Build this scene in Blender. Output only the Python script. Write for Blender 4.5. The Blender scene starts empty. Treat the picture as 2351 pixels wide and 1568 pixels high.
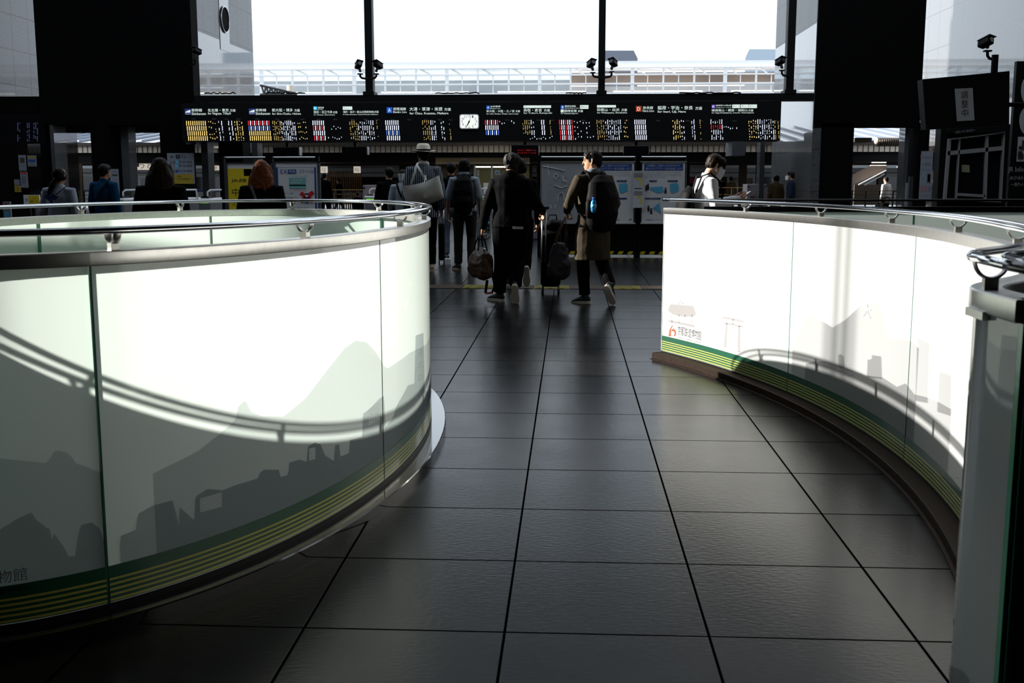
import bpy, bmesh, math, random
from mathutils import Vector, Matrix, noise
random.seed(7)
SC = bpy.context.scene
COL = SC.collection
PI = math.pi
# ---------------------------------------------------------------- camera
IW, IH, FPX, CAMH = 2351, 1568, 2478.0, 1.35
PITCH = math.atan(372/FPX)
YAW = math.atan(134/FPX*math.cos(PITCH))
cam_d = bpy.data.cameras.new('camera')
cam = bpy.data.objects.new('camera', cam_d); COL.objects.link(cam)
cam_d.sensor_width = 36.0; cam_d.lens = 36.0*FPX/IW
cam_d.clip_start = .05; cam_d.clip_end = 600
cam.location = (0, 0, CAMH); cam.rotation_euler = (PI/2-PITCH, 0, YAW)
cam_d.dof.use_dof = True; cam_d.dof.focus_distance = 11.0; cam_d.dof.aperture_fstop = 10.0
SC.camera = cam
# ---------------------------------------------------------------- daylight, exposure
w = bpy.data.worlds.new('sky'); SC.world = w; w.use_nodes = True
bg = w.node_tree.nodes['Background']
bg.inputs[0].default_value = (.80, .90, 1.0, 1); bg.inputs[1].default_value = 1.7
SUN_AZ, SUN_EL = math.radians(-8.04), math.radians(20.43)
sl = bpy.data.lights.new('sun', 'SUN'); sl.energy = 15.5; sl.angle = math.radians(.6); sl.color = (1, .96, .89)
so = bpy.data.objects.new('sun', sl); COL.objects.link(so)
so.rotation_euler = Vector((math.cos(SUN_AZ)*math.cos(SUN_EL), math.sin(SUN_AZ)*math.cos(SUN_EL), -math.sin(SUN_EL))).to_track_quat('-Z', 'Y').to_euler()
so.location = (-20, 8, 9)
SC.view_settings.view_transform = 'Standard'; SC.view_settings.look = 'None'
SC.view_settings.gamma = 1; SC.view_settings.use_curve_mapping = False
SC.view_settings.exposure = 0.0
SC.cycles.use_denoising = True
SC.cycles.max_bounces = 10; SC.cycles.transparent_max_bounces = 24
SC.cycles.sample_clamp_indirect = 6.0
# ---------------------------------------------------------------- pixel <-> world
_R = Matrix.Rotation(YAW, 3, 'Z') @ Matrix.Rotation(PI/2-PITCH, 3, 'X')
CAMP = Vector((0, 0, CAMH))
def ray(px, py): return _R @ Vector(((px-IW/2)/FPX, -(py-IH/2)/FPX, -1))
def at(px, py, Y):
    d = ray(px, py); return CAMP + d*(Y/d.y)
def atz(px, py, z=0):
    d = ray(px, py); return CAMP + d*((z-CAMH)/d.z)
# ---------------------------------------------------------------- materials
M = {}
def mat(name, col, rough=.6, metal=0., emit=0., spec=.5, coat=0., var=0., vscale=8., bump=0., bscale=60.):
    if name in M: return M[name]
    m = bpy.data.materials.new(name); m.use_nodes = True
    nt = m.node_tree; b = nt.nodes['Principled BSDF']
    c = (col[0], col[1], col[2], 1)
    b.inputs['Base Color'].default_value = c
    b.inputs['Roughness'].default_value = rough; b.inputs['Metallic'].default_value = metal
    b.inputs['Specular IOR Level'].default_value = spec
    b.inputs['Coat Weight'].default_value = coat; b.inputs['Coat Roughness'].default_value = .03
    if emit:
        b.inputs['Emission Color'].default_value = c; b.inputs['Emission Strength'].default_value = emit
    if var or bump:
        tc = nt.nodes.new('ShaderNodeTexCoord')
    if var:
        n = nt.nodes.new('ShaderNodeTexNoise'); n.inputs['Scale'].default_value = vscale; n.inputs['Detail'].default_value = 5
        nt.links.new(tc.outputs['Object'], n.inputs['Vector'])
        r = nt.nodes.new('ShaderNodeValToRGB')
        r.color_ramp.elements[0].position = .3; r.color_ramp.elements[1].position = .7
        r.color_ramp.elements[0].color = [max(0, x*(1-var)) for x in col]+[1]
        r.color_ramp.elements[1].color = [min(1, x*(1+var)) for x in col]+[1]
        nt.links.new(n.outputs['Fac'], r.inputs[0]); nt.links.new(r.outputs[0], b.inputs['Base Color'])
    if bump:
        n2 = nt.nodes.new('ShaderNodeTexNoise'); n2.inputs['Scale'].default_value = bscale; n2.inputs['Detail'].default_value = 4
        nt.links.new(tc.outputs['Object'], n2.inputs['Vector'])
        bp = nt.nodes.new('ShaderNodeBump'); bp.inputs['Strength'].default_value = bump; bp.inputs['Distance'].default_value = .01
        nt.links.new(n2.outputs['Fac'], bp.inputs['Height']); nt.links.new(bp.outputs[0], b.inputs['Normal'])
    M[name] = m; return m
def shader_mat(name):
    m = bpy.data.materials.new(name); m.use_nodes = True
    nt = m.node_tree; nt.nodes.clear(); M[name] = m
    return m, nt, nt.nodes.new('ShaderNodeOutputMaterial')
def fres(nt, ior, inv=None):
    f = nt.nodes.new('ShaderNodeFresnel'); g = nt.nodes.new('ShaderNodeNewGeometry')
    x = nt.nodes.new('ShaderNodeMath'); x.operation = 'POWER'; e = nt.nodes.new('ShaderNodeMath'); e.operation = 'MULTIPLY_ADD'
    e.inputs[1].default_value = -2; e.inputs[2].default_value = 1; x.inputs[0].default_value = ior
    nt.links.new(g.outputs['Backfacing'], e.inputs[0]); nt.links.new(e.outputs[0], x.inputs[1]); nt.links.new(x.outputs[0], f.inputs[0])
    return f      # the same reflectance from either side of a sheet
def film_mat(name, col, trans=.5, ior=1.45):
    m, nt, out = shader_mat(name)
    d = nt.nodes.new('ShaderNodeBsdfDiffuse'); d.inputs[0].default_value = (*col, 1)
    t = nt.nodes.new('ShaderNodeBsdfTranslucent'); t.inputs[0].default_value = (*col, 1)
    a = nt.nodes.new('ShaderNodeMixShader'); a.inputs[0].default_value = trans
    nt.links.new(d.outputs[0], a.inputs[1]); nt.links.new(t.outputs[0], a.inputs[2])
    g = nt.nodes.new('ShaderNodeBsdfGlossy'); g.inputs['Roughness'].default_value = .03
    x = nt.nodes.new('ShaderNodeMixShader'); f = fres(nt, ior)
    nt.links.new(f.outputs[0], x.inputs[0]); nt.links.new(a.outputs[0], x.inputs[1]); nt.links.new(g.outputs[0], x.inputs[2])
    nt.links.new(x.outputs[0], out.inputs[0]); return m
def clear_mat(name, col, gloss=1.25):
    m, nt, out = shader_mat(name)
    t = nt.nodes.new('ShaderNodeBsdfTransparent'); t.inputs[0].default_value = (*col, 1)
    g = nt.nodes.new('ShaderNodeBsdfGlossy'); g.inputs['Roughness'].default_value = .02
    x = nt.nodes.new('ShaderNodeMixShader')
    if gloss > 1:
        f = fres(nt, gloss); nt.links.new(f.outputs[0], x.inputs[0])
    else: x.inputs[0].default_value = 0
    nt.links.new(t.outputs[0], x.inputs[1]); nt.links.new(g.outputs[0], x.inputs[2])
    nt.links.new(x.outputs[0], out.inputs[0]); return m
film_mat('film', (.74, .755, .75), .38)
clear_mat('glass', (.82, .91, .85))
clear_mat('pane', (.86, .90, .92), 1.35)
clear_mat('ink', (.74, .75, .76), 0)
clear_mat('ink_light', (.74, .74, .745), 0)
clear_mat('ink_right', (.70, .68, .685), 0)
clear_mat('ink_dark', (.62, .64, .66), 0)
clear_mat('ink_text', (.22, .20, .22), 0)
clear_mat('ink_red', (.72, .42, .34), 0)
mat('glass_edge', (.02, .17, .10), .15, coat=.5)
mat('green_glass', (.05, .45, .24), .2, coat=.3)
mat('green_band', (.004, .055, .028), .35, coat=.4)
mat('yellow_line', (.32, .30, .06), .4, coat=.3)
mat('brushed', (.62, .61, .58), .30, 1.0, var=.06, vscale=30)
mat('chrome', (.72, .73, .75), .10, 1.0)
mat('black_stone', (.008, .007, .007), .10, coat=.35, var=.3, vscale=90)
mat('black', (.0022, .0022, .0026), .8, spec=.05)
mat('black_gloss', (.006, .006, .008), .12)
mat('black_metal', (.004, .0045, .005), .5, spec=.12)
mat('white_paint', (.75, .76, .78), .5)
mat('white_plastic', (.72, .73, .75), .35)
mat('paper', (.74, .75, .78), .6)
mat('paper_grey', (.55, .57, .62), .35, coat=.5)
mat('ink_black', (.012, .012, .014), .6)
mat('ink_grey', (.16, .17, .20), .6)
mat('blue_print', (.015, .07, .32), .5)
mat('navy_print', (.01, .03, .16), .5)
mat('sky_print', (.10, .46, .72), .5)
mat('yellow_print', (.80, .62, .02), .5)
mat('red_print', (.62, .02, .02), .5)
mat('teal_print', (.20, .52, .50), .5)
mat('silver', (.55, .56, .58), .3, 1.0)
mat('led_white', (.80, .83, 1.0), .5, emit=1.3)
mat('led_yellow', (1.0, .70, .22), .5, emit=1.1)
mat('led_red', (.85, .03, .05), .5, emit=1.0)
mat('led_blue', (.06, .18, .80), .5, emit=1.0)
mat('sign_white', (.80, .92, .84), .5, emit=.75)
mat('sign_dim', (.10, .10, .12), .5, emit=.05)
mat('tube_light', (1.0, .93, .80), .5, emit=6.0)
mat('cream', (.70, .62, .52), .6)
mat('brown_dark', (.06, .045, .035), .6)
mat('dark_steel', (.03, .03, .032), .5)
mat('orange_lamp', (1.0, .42, .03), .5, emit=2.0)
mat('led_red_dim', (.6, .02, .02), .5, emit=.35)
# polished granite with joints
def granite(name, c0, c1, rough, tile=None, coat=.8, axis='YZ'):
    m = mat(name, c0, rough, coat=coat); nt = m.node_tree; b = nt.nodes['Principled BSDF']
    b.inputs['Coat IOR'].default_value = 1.75
    tc = nt.nodes.new('ShaderNodeTexCoord')
    n = nt.nodes.new('ShaderNodeTexNoise'); n.inputs['Scale'].default_value = 26; n.inputs['Detail'].default_value = 8
    nt.links.new(tc.outputs['Object'], n.inputs['Vector'])
    r = nt.nodes.new('ShaderNodeValToRGB'); r.color_ramp.elements[0].position = .35; r.color_ramp.elements[1].position = .65
    r.color_ramp.elements[0].color = (*c0, 1); r.color_ramp.elements[1].color = (*c1, 1)
    nt.links.new(n.outputs['Fac'], r.inputs[0])
    last = r.outputs[0]
    if tile:
        sx = nt.nodes.new('ShaderNodeSeparateXYZ'); nt.links.new(tc.outputs['Object'], sx.inputs[0])
        cx = nt.nodes.new('ShaderNodeCombineXYZ')
        nt.links.new(sx.outputs[axis[0]], cx.inputs[0]); nt.links.new(sx.outputs[axis[1]], cx.inputs[1])
        bk = nt.nodes.new('ShaderNodeTexBrick'); bk.offset = 0
        bk.inputs['Scale'].default_value = 1; bk.inputs['Mortar Size'].default_value = .012
        bk.inputs['Brick Width'].default_value = tile[0]; bk.inputs['Row Height'].default_value = tile[1]
        nt.links.new(cx.outputs[0], bk.inputs['Vector'])
        mx = nt.nodes.new('ShaderNodeMix'); mx.data_type = 'RGBA'
        nt.links.new(bk.outputs['Fac'], mx.inputs[0]); nt.links.new(last, mx.inputs[6]); mx.inputs[7].default_value = (.02, .02, .02, 1)
        last = mx.outputs[2]
    nt.links.new(last, b.inputs['Base Color']); return m
granite('granite', (.10, .10, .11), (.24, .24, .25), .55, (1.0, 1.05), coat=.25)
granite('granite_polished', (.05, .052, .056), (.10, .102, .108), .4, (1.0, 1.05), coat=1.0)
granite('granite_pier', (.04, .043, .05), (.08, .084, .09), .4, None, coat=1.0)
# floor: flamed dark granite tiles
TX, TY, TX0, TY0 = .6115, .616, -.187, 3.083
def floor_mat():
    m = mat('floor_tiles', (.03, .03, .033), .45); nt = m.node_tree; b = nt.nodes['Principled BSDF']
    L = nt.links
    tc = nt.nodes.new('ShaderNodeTexCoord')
    mp = nt.nodes.new('ShaderNodeMapping'); mp.inputs['Location'].default_value = (-TX0+TX*40, -TY0+TY*40, 0)
    L.new(tc.outputs['Object'], mp.inputs[0])
    bk = nt.nodes.new('ShaderNodeTexBrick'); bk.offset = 0
    bk.inputs['Color1'].default_value = (.8, .8, .8, 1); bk.inputs['Color2'].default_value = (1.15, 1.15, 1.15, 1)
    bk.inputs['Scale'].default_value = 1; bk.inputs['Mortar Size'].default_value = .0055; bk.inputs['Mortar Smooth'].default_value = .3
    bk.inputs['Brick Width'].default_value = TX; bk.inputs['Row Height'].default_value = TY
    L.new(mp.outputs[0], bk.inputs['Vector'])
    n = nt.nodes.new('ShaderNodeTexNoise'); n.inputs['Scale'].default_value = 140; n.inputs['Detail'].default_value = 3
    L.new(tc.outputs['Object'], n.inputs['Vector'])
    r = nt.nodes.new('ShaderNodeValToRGB'); r.color_ramp.elements[0].position = .32; r.color_ramp.elements[1].position = .72
    r.color_ramp.elements[0].color = (.0035, .0035, .0042, 1); r.color_ramp.elements[1].color = (.014, .0138, .0135, 1)
    L.new(n.outputs['Fac'], r.inputs[0])
    mu = nt.nodes.new('ShaderNodeMix'); mu.data_type = 'RGBA'; mu.blend_type = 'MULTIPLY'; mu.inputs[0].default_value = 1
    L.new(r.outputs[0], mu.inputs[6]); L.new(bk.outputs['Color'], mu.inputs[7])
    mx = nt.nodes.new('ShaderNodeMix'); mx.data_type = 'RGBA'
    L.new(bk.outputs['Fac'], mx.inputs[0]); L.new(mu.outputs[2], mx.inputs[6]); mx.inputs[7].default_value = (.001, .001, .001, 1)
    L.new(mx.outputs[2], b.inputs['Base Color'])
    n2 = nt.nodes.new('ShaderNodeTexNoise'); n2.inputs['Scale'].default_value = 3; L.new(tc.outputs['Object'], n2.inputs['Vector'])
    rr = nt.nodes.new('ShaderNodeMapRange'); rr.inputs[3].default_value = .19; rr.inputs[4].default_value = .27
    L.new(n2.outputs['Fac'], rr.inputs[0]); L.new(rr.outputs[0], b.inputs['Roughness'])
    sp = nt.nodes.new('ShaderNodeMath'); sp.operation = 'MULTIPLY_ADD'; sp.inputs[1].default_value = -.10; sp.inputs[2].default_value = .10
    L.new(bk.outputs['Fac'], sp.inputs[0]); L.new(sp.outputs[0], b.inputs['Specular IOR Level'])
    n3 = nt.nodes.new('ShaderNodeTexNoise'); n3.inputs['Scale'].default_value = 55; n3.inputs['Detail'].default_value = 6
    mp3 = nt.nodes.new('ShaderNodeMapping'); mp3.inputs['Scale'].default_value = (.6, 1.3, 1)
    L.new(tc.outputs['Object'], mp3.inputs[0]); L.new(mp3.outputs[0], n3.inputs['Vector'])
    ad = nt.nodes.new('ShaderNodeMath'); ad.operation = 'MULTIPLY_ADD'; ad.inputs[1].default_value = -.8
    L.new(bk.outputs['Fac'], ad.inputs[0]); L.new(n3.outputs['Fac'], ad.inputs[2])
    bp = nt.nodes.new('ShaderNodeBump'); bp.inputs['Strength'].default_value = .22; bp.inputs['Distance'].default_value = .004
    L.new(ad.outputs[0], bp.inputs['Height']); L.new(bp.outputs[0], b.inputs['Normal'])
    return m
floor_mat()
# ---------------------------------------------------------------- mesh helpers
def bm_new(): return bmesh.new()
def box(bm, a, b, mi=0):
    x0, x1 = sorted((a[0], b[0])); y0, y1 = sorted((a[1], b[1])); z0, z1 = sorted((a[2], b[2]))
    v = [bm.verts.new(p) for p in ((x0,y0,z0),(x1,y0,z0),(x1,y1,z0),(x0,y1,z0),(x0,y0,z1),(x1,y0,z1),(x1,y1,z1),(x0,y1,z1))]
    for f in ((0,3,2,1),(4,5,6,7),(0,1,5,4),(1,2,6,5),(2,3,7,6),(3,0,4,7)):
        fc = bm.faces.new([v[i] for i in f]); fc.material_index = mi
def rbox(bm, c, s, bev=.01, seg=2, mx=None):
    t = bmesh.new(); bmesh.ops.create_cube(t, size=1)
    for v in t.verts: v.co = Vector((v.co.x*s[0], v.co.y*s[1], v.co.z*s[2]))
    bmesh.ops.bevel(t, geom=t.edges[:], offset=bev, segments=seg, profile=.5, affect='EDGES')
    merge(bm, t, (mx or Matrix()) if mx else Matrix.Translation(c)); t.free()
def merge(bm, src, mx):
    vm = {}
    for v in src.verts: vm[v] = bm.verts.new(mx @ v.co)
    for f in src.faces:
        try: bm.faces.new([vm[v] for v in f.verts])
        except ValueError: pass
def quad(bm, pts, mi=0):
    f = bm.faces.new([bm.verts.new(p) for p in pts]); f.material_index = mi
def ball(bm, c, r, rot=None, sub=3):
    t = bmesh.new(); bmesh.ops.create_icosphere(t, subdivisions=sub, radius=1)
    S = Matrix.Diagonal((*([r]*3 if not hasattr(r, '__len__') else r), 1))
    merge(bm, t, Matrix.Translation(c) @ (rot or Matrix()) @ S); t.free()
def tube(bm, pts, rad, seg=12, side=None, cap=True, round_=True):
    """elliptic tube through pts; rad: float or (a along side, b across) per point"""
    pts = [Vector(p) for p in pts]; n = len(pts)
    if not hasattr(rad, '__len__'): rad = [rad]*n
    rad = [r if hasattr(r, '__len__') else (r, r) for r in rad]
    T = []
    for i in range(n):
        d = pts[min(i+1, n-1)]-pts[max(i-1, 0)]
        T.append(d.normalized() if d.length > 1e-9 else Vector((0, 0, 1)))
    if cap and round_:
        a, b = rad[0], rad[-1]
        ea = min(a)*.75; eb = min(b)*.75
        pts = [pts[0]-T[0]*ea, pts[0]-T[0]*ea*.7]+pts+[pts[-1]+T[-1]*eb*.7, pts[-1]+T[-1]*eb]
        rad = [(a[0]*.25, a[1]*.25), (a[0]*.7, a[1]*.7)]+rad+[(b[0]*.7, b[1]*.7), (b[0]*.25, b[1]*.25)]
        T = [T[0]]*2+T+[T[-1]]*2
    sd = Vector(side) if side else (Vector((1, 0, 0)) if abs(T[0].x) < .8 else Vector((0, 1, 0)))
    rings = []
    for p, r, t in zip(pts, rad, T):
        u = sd-t*sd.dot(t)
        if u.length < 1e-4: u = t.orthogonal()
        u.normalize(); v = t.cross(u)
        if not side: sd = u
        rings.append([bm.verts.new(p+u*(math.cos(2*PI*k/seg)*r[0])+v*(math.sin(2*PI*k/seg)*r[1])) for k in range(seg)])
    for A, B in zip(rings, rings[1:]):
        for k in range(seg): bm.faces.new((A[k], A[(k+1) % seg], B[(k+1) % seg], B[k]))
    if cap:
        bm.faces.new(rings[0][::-1]); bm.faces.new(rings[-1])
def prism(bm, poly, d, axis='Y', y0=0.):
    """extrude a 2-D (x,z) polygon from Y=y0 to y0+d"""
    A = [bm.verts.new((p[0], y0, p[1])) for p in poly]; B = [bm.verts.new((p[0], y0+d, p[1])) for p in poly]
    n = len(poly); bm.faces.new(A); bm.faces.new(B[::-1])
    for i in range(n): bm.faces.new((A[i], B[i], B[(i+1) % n], A[(i+1) % n]))
def to_mesh(name, bm, mats, smooth=False, fixn=True):
    if fixn: bmesh.ops.recalc_face_normals(bm, faces=bm.faces[:])
    me = bpy.data.meshes.new(name); bm.to_mesh(me); bm.free()
    for m in (mats if isinstance(mats, (list, tuple)) else [mats]): me.materials.append(M[m] if isinstance(m, str) else m)
    if smooth:
        me.polygons.foreach_set('use_smooth', [True]*len(me.polygons))
    return me
def shade_angle(me, deg=35):
    me.polygons.foreach_set('use_smooth', [True]*len(me.polygons))
    try: me.set_sharp_from_angle(angle=math.radians(deg))
    except Exception: pass
def link(name, me, parent=None, local=False):
    o = bpy.data.objects.new(name, me); COL.objects.link(o)
    if parent:
        o.parent = parent
        if not local: o.matrix_parent_inverse = Matrix.Translation(-Vector(parent.location))
    return o
def tag(o, label=None, cat=None, group=None, kind=None):
    if label: o['label'] = label
    if cat: o['category'] = cat
    if group: o['group'] = group
    if kind: o['kind'] = kind
    return o
def thing(name, loc, label, cat, group=None):
    o = bpy.data.objects.new(name, None); COL.objects.link(o); o.location = loc; o.empty_display_size = .1
    return tag(o, label, cat, group)
def part(name, bm, mats, parent, smooth=None, label=None):
    me = to_mesh(name, bm, mats)
    if smooth == 'all': me.polygons.foreach_set('use_smooth', [True]*len(me.polygons))
    elif smooth: shade_angle(me, smooth)
    # sub-part of a part whose own origin is the thing's base
    o = bpy.data.objects.new(name, me); COL.objects.link(o); o.parent = parent
    o.matrix_parent_inverse = Matrix.Translation(-world_loc(parent))
    if label: o['label'] = label
    return o
def world_loc(o):
    if o.parent is None: return Vector(o.location)
    # parts keep location zero; their frame is translated by matrix_parent_inverse
    return Vector((0, 0, 0))
def solo(name, bm, mats, base, label, cat, group=None, smooth=None, kind=None):
    me = to_mesh(name, bm, mats)
    me.transform(Matrix.Translation(-Vector(base)))
    if smooth == 'all': me.polygons.foreach_set('use_smooth', [True]*len(me.polygons))
    elif smooth: shade_angle(me, smooth)
    o = bpy.data.objects.new(name, me); COL.objects.link(o); o.location = base
    return tag(o, label, cat, group, kind)
def struct(name, bm, mats, smooth=None, parent=None):
    me = to_mesh(name, bm, mats)
    if smooth: shade_angle(me, smooth)
    o = bpy.data.objects.new(name, me); COL.objects.link(o)
    if parent: o.parent = parent
    else: o['kind'] = 'structure'
    return o
# text as flat geometry ------------------------------------------------
_tcache = {}
def text_geo(s, res=2):
    """2-D verts (0..1 box), faces and the aspect of a line of writing"""
    if (s, res) in _tcache: return _tcache[(s, res)]
    cu = bpy.data.curves.new('writing', 'FONT'); cu.body = s; cu.resolution_u = res; cu.size = 1
    o = bpy.data.objects.new('writing', cu); COL.objects.link(o)
    dg = bpy.context.evaluated_depsgraph_get(); dg.update()
    me = bpy.data.meshes.new_from_object(o.evaluated_get(dg))
    vs = [(v.co.x, v.co.y) for v in me.vertices]; fs = [tuple(p.vertices) for p in me.polygons]
    bpy.data.objects.remove(o); bpy.data.curves.remove(cu); bpy.data.meshes.remove(me)
    if vs:
        x0 = min(v[0] for v in vs); x1 = max(v[0] for v in vs); y0 = min(v[1] for v in vs); y1 = max(v[1] for v in vs)
    else: x0, x1, y0, y1 = 0, 1, 0, 1
    dx = max(x1-x0, 1e-5); dy = max(y1-y0, 1e-5)
    r = ([((x-x0)/dx, (y-y0)/dy) for x, y in vs], fs, dx/dy); _tcache[(s, res)] = r
    return r
def write(bm, s, fn, mi=0, res=2):
    """fn(u,v) -> 3-D point, u,v in 0..1 over the writing's box"""
    vs, fs, _ = text_geo(s, res)
    nv = [bm.verts.new(fn(u, v)) for u, v in vs]
    for f in fs:
        try: bm.faces.new([nv[i] for i in f]).material_index = mi
        except ValueError: pass
# ================================================================ SETTING
FY = 28.0                               # line of the front portal
def X_(px, y=300, Y=FY): return at(px, y, Y).x
def Z_(py, px=1309, Y=FY): return at(px, py, Y).z
XL, XR = -17.0, 11.0                    # hall side walls
PL, PR = X_(448), X_(1866)              # portal jambs
ZH, ZLOW, BY = 11.0, Z_(288, 300), 28.0
b = bm_new(); box(b, (-60, -9, -.3), (60, 140, 0)); struct('floor', b, 'floor_tiles')
b = bm_new(); box(b, (XL-.6, -9, ZH), (XR+.6, 12.5, ZH+.4)); struct('ceiling', b, 'black_metal')
b = bm_new(); box(b, (XL-.6, 26.5, ZH), (XR+.6, FY+6, ZH+.4)); struct('ceiling', b, 'black_metal')
for i in range(5):                      # roof girders across the glazed bay
    b = bm_new(); box(b, (XL, 14+i*2.9, ZH), (XR, 14.2+i*2.9, ZH+.35)); struct('ceiling_girder', b, 'black_metal')
b = bm_new(); box(b, (XL-.6, -9, ZH), (XL, 37, ZH+5.5)); struct('wall_left', b, 'black_metal')  # unseen parapet above the roof, added to stop sun reaching the right wall
b = bm_new(); box(b, (XL-.6, -9.4, 0), (XR+.6, -9, ZH)); struct('wall_back', b, 'black_metal')
# left wall: low dark granite, unseen clerestory opening shaped to steer the sun, pale granite at its far end
z1, z2, ya, yb = 6.28, 10.4, 5.08, 16.5
zg = Z_(226, 60, 33)
b = bm_new(); box(b, (XL-.6, -9, 0), (XL, 37, zg)); struct('wall_left', b, 'black_stone')
b = bm_new()
box(b, (XL-.6, -9, zg), (XL, 37, z1)); box(b, (XL-.6, yb, z1), (XL, 37, ZH))
box(b, (XL-.6, -9, z1), (XL, ya, ZH)); box(b, (XL-.6, 10.8, z1), (XL, yb, 6.8)); box(b, (XL-.6, ya, z2), (XL, yb, ZH))  # stepped sill added to keep sun off the figures behind the oval
struct('wall_left', b, 'granite')
for y, wd in ((8.45, .05), (8.58, .055), (8.71, .05), (13.3, .10)):  # unseen thin posts, grouped to soften the dim band on the right glass
    b = bm_new(); box(b, (XL-.2, y-wd/2, z1), (XL-.06, y+wd/2, z2)); struct('sun_shaping_post', b, 'black_metal')
# right wall, polished and lighter above, black below
zr = Z_(330, 2130, 32)
b = bm_new(); box(b, (XR, -9, 0), (XR+.6, 37, zr)); struct('wall_right', b, 'black_stone')
b = bm_new(); box(b, (XR, -9, zr), (XR+.6, 37, ZH)); struct('wall_right', b, 'granite_polished')
# front: the two black blocks over the side passages, and the piers behind them
def bx_(p0, p1, z0, y0=BY, y1=BY+.5, m='black'):
    b = bm_new(); box(b, (X_(p0, 100, y0), y0, z0), (X_(p1, 100, y0), y1, ZH)); return struct('wall_front', b, m)
bx_(82, 440, Z_(287, 300, BY)); bx_(1876, 2122, Z_(292, 2000, BY))
b = bm_new(); box(b, (-60, FY+.05, Z_(286, 300)), (PL-.03, FY+5, Z_(220, 300))); struct('wall_front', b, 'black')
def pier(x0, x1, m='black', y0=FY, y1=FY+.7, top=None):
    # the corner nearest the middle of the hall is seen at the pier's back
    xa, xb_ = (X_(x0, 300, y0), X_(x1, 300, y1)) if x1 < 1309 else (X_(x0, 300, y1), X_(x1, 300, y0))
    b = bm_new(); box(b, (min(xa, xb_-.1), y0, 0), (xb_, y1, top or ZLOW+.02)); return struct('wall_front', b, m)
pier(-40, 90, 'black_stone'); pier(90, 132); pier(132, 151, 'granite_pier'); pier(207, 276); pier(366, 446)
pier(500, 574); pier(1872, 1961); pier(2088, 2135)
for x0, x1, yy in ((276, 311, FY+.4), (460, 489, FY+.5), (576, 601, FY+2), (1740, 1758, FY+2.4), (2076, 2088, FY+.3)):
    pier(x0, x1, 'granite_pier', yy, yy+.5)
# portal jambs of the great window: rough granite above, mirror-polished below
for sx, px0, edge, zbot in ((-1, 448, 65, Z_(330)), (1, 1866, 52, 0)):
    xo = X_(px0); zb = Z_(edge, px0)
    b = bm_new(); box(b, (xo, FY+.02, zbot), (xo+sx*.6, FY+5.5, zb)); struct('wall_front', b, 'granite_polished')
    b = bm_new(); box(b, (xo, FY+.02, zb), (xo+sx*.6, FY+5.5, ZH)); struct('wall_front', b, 'granite')
b = bm_new(); box(b, (PL-.1, FY+.1, 8.1), (PR+.1, FY+.5, ZH)); struct('wall_front', b, 'black')
# round port in the left jamb
t = thing('porthole', (PL+.002, FY+2.75, 5.4), 'oval-looking round black porthole in the grey granite jamb at upper left', 'porthole')
c = at(521, 45, FY*1.085); yy = FY+2.75
zc = CAMH+(c.z-CAMH)*(yy/c.y)
b = bm_new(); box(b, (PL+.002, yy-.42, zc-.85), (PL+.012, yy+.42, zc+.8)); part('surround_plate', b, 'granite_pier', t)
b = bm_new(); tube(b, [(PL+.013, yy, zc), (PL+.03, yy, zc)], .34, 40, round_=False); part('dark_opening', b, 'black', t)
b = bm_new()
ring = [(PL+.036, yy+.35*math.cos(a*PI/24), zc+.35*math.sin(a*PI/24)) for a in range(49)]
tube(b, ring, .02, 8, cap=False); part('steel_ring', b, 'silver', t, 'all')
# beam under the great window and its mullions
b = bm_new(); box(b, (PL, FY, Z_(232, 1300)), (PR, FY+.5, Z_(216, 1300))); struct('window_2', b, 'black_metal')
for px, wd in ((845, 17), (1382, 15), (1817, 17)):
    b = bm_new(); x = X_(px, 150); h = wd/FPX*FY/2
    box(b, (x-h, FY+.1, Z_(217)), (x+h, FY+.4, ZH)); box(b, (x-h*1.5, FY-.02, Z_(217)), (x+h*1.5, FY+.5, Z_(208)))
    struct('window_2_mullion', b, 'black_metal')
for px0, px1 in ((470, 540), (610, 700), (1000, 1100), (1300, 1345), (1560, 1700)):    # loose cables lying on the beam
    b = bm_new(); n = 14
    tube(b, [at(px0+(px1-px0)*i/n, 215-random.random()*2.2-(1.2 if i % 3 == 1 else 0), FY-.03) for i in range(n+1)], .018, 6)
    solo('cable', b, 'black', at(px0, 216, FY), {470:'black cable lying on beam under the mirror granite jamb', 610:'black cable on beam left of the first window mullion', 1000:'black cable on beam above the board clock', 1300:'black cable on beam left of the middle window mullion', 1560:'black cable on beam left of the right-hand mullion'}[px0], 'cable', smooth='all')
# tactile strip across the floor
b = bm_new(); ys, yw = 13.61, .22; n = 34
for i in range(n):
    x = -7.2+i*.45; mi = 0 if i % 2 else 1
    box(b, (x+.004, ys-yw, -.01), (x+.446, ys+yw, .006), mi)
    if mi == 0:
        for k in range(3): box(b, (x+.05+k*.14, ys-yw+.03, .004), (x+.10+k*.14, ys+yw-.03, .011), 0)
mat('tactile_yellow', (.15, .125, .012), .7, spec=.1); mat('tactile_brown', (.055, .036, .024), .7, spec=.1)
struct('trim_1', b, ['tactile_yellow', 'tactile_brown'])

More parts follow.
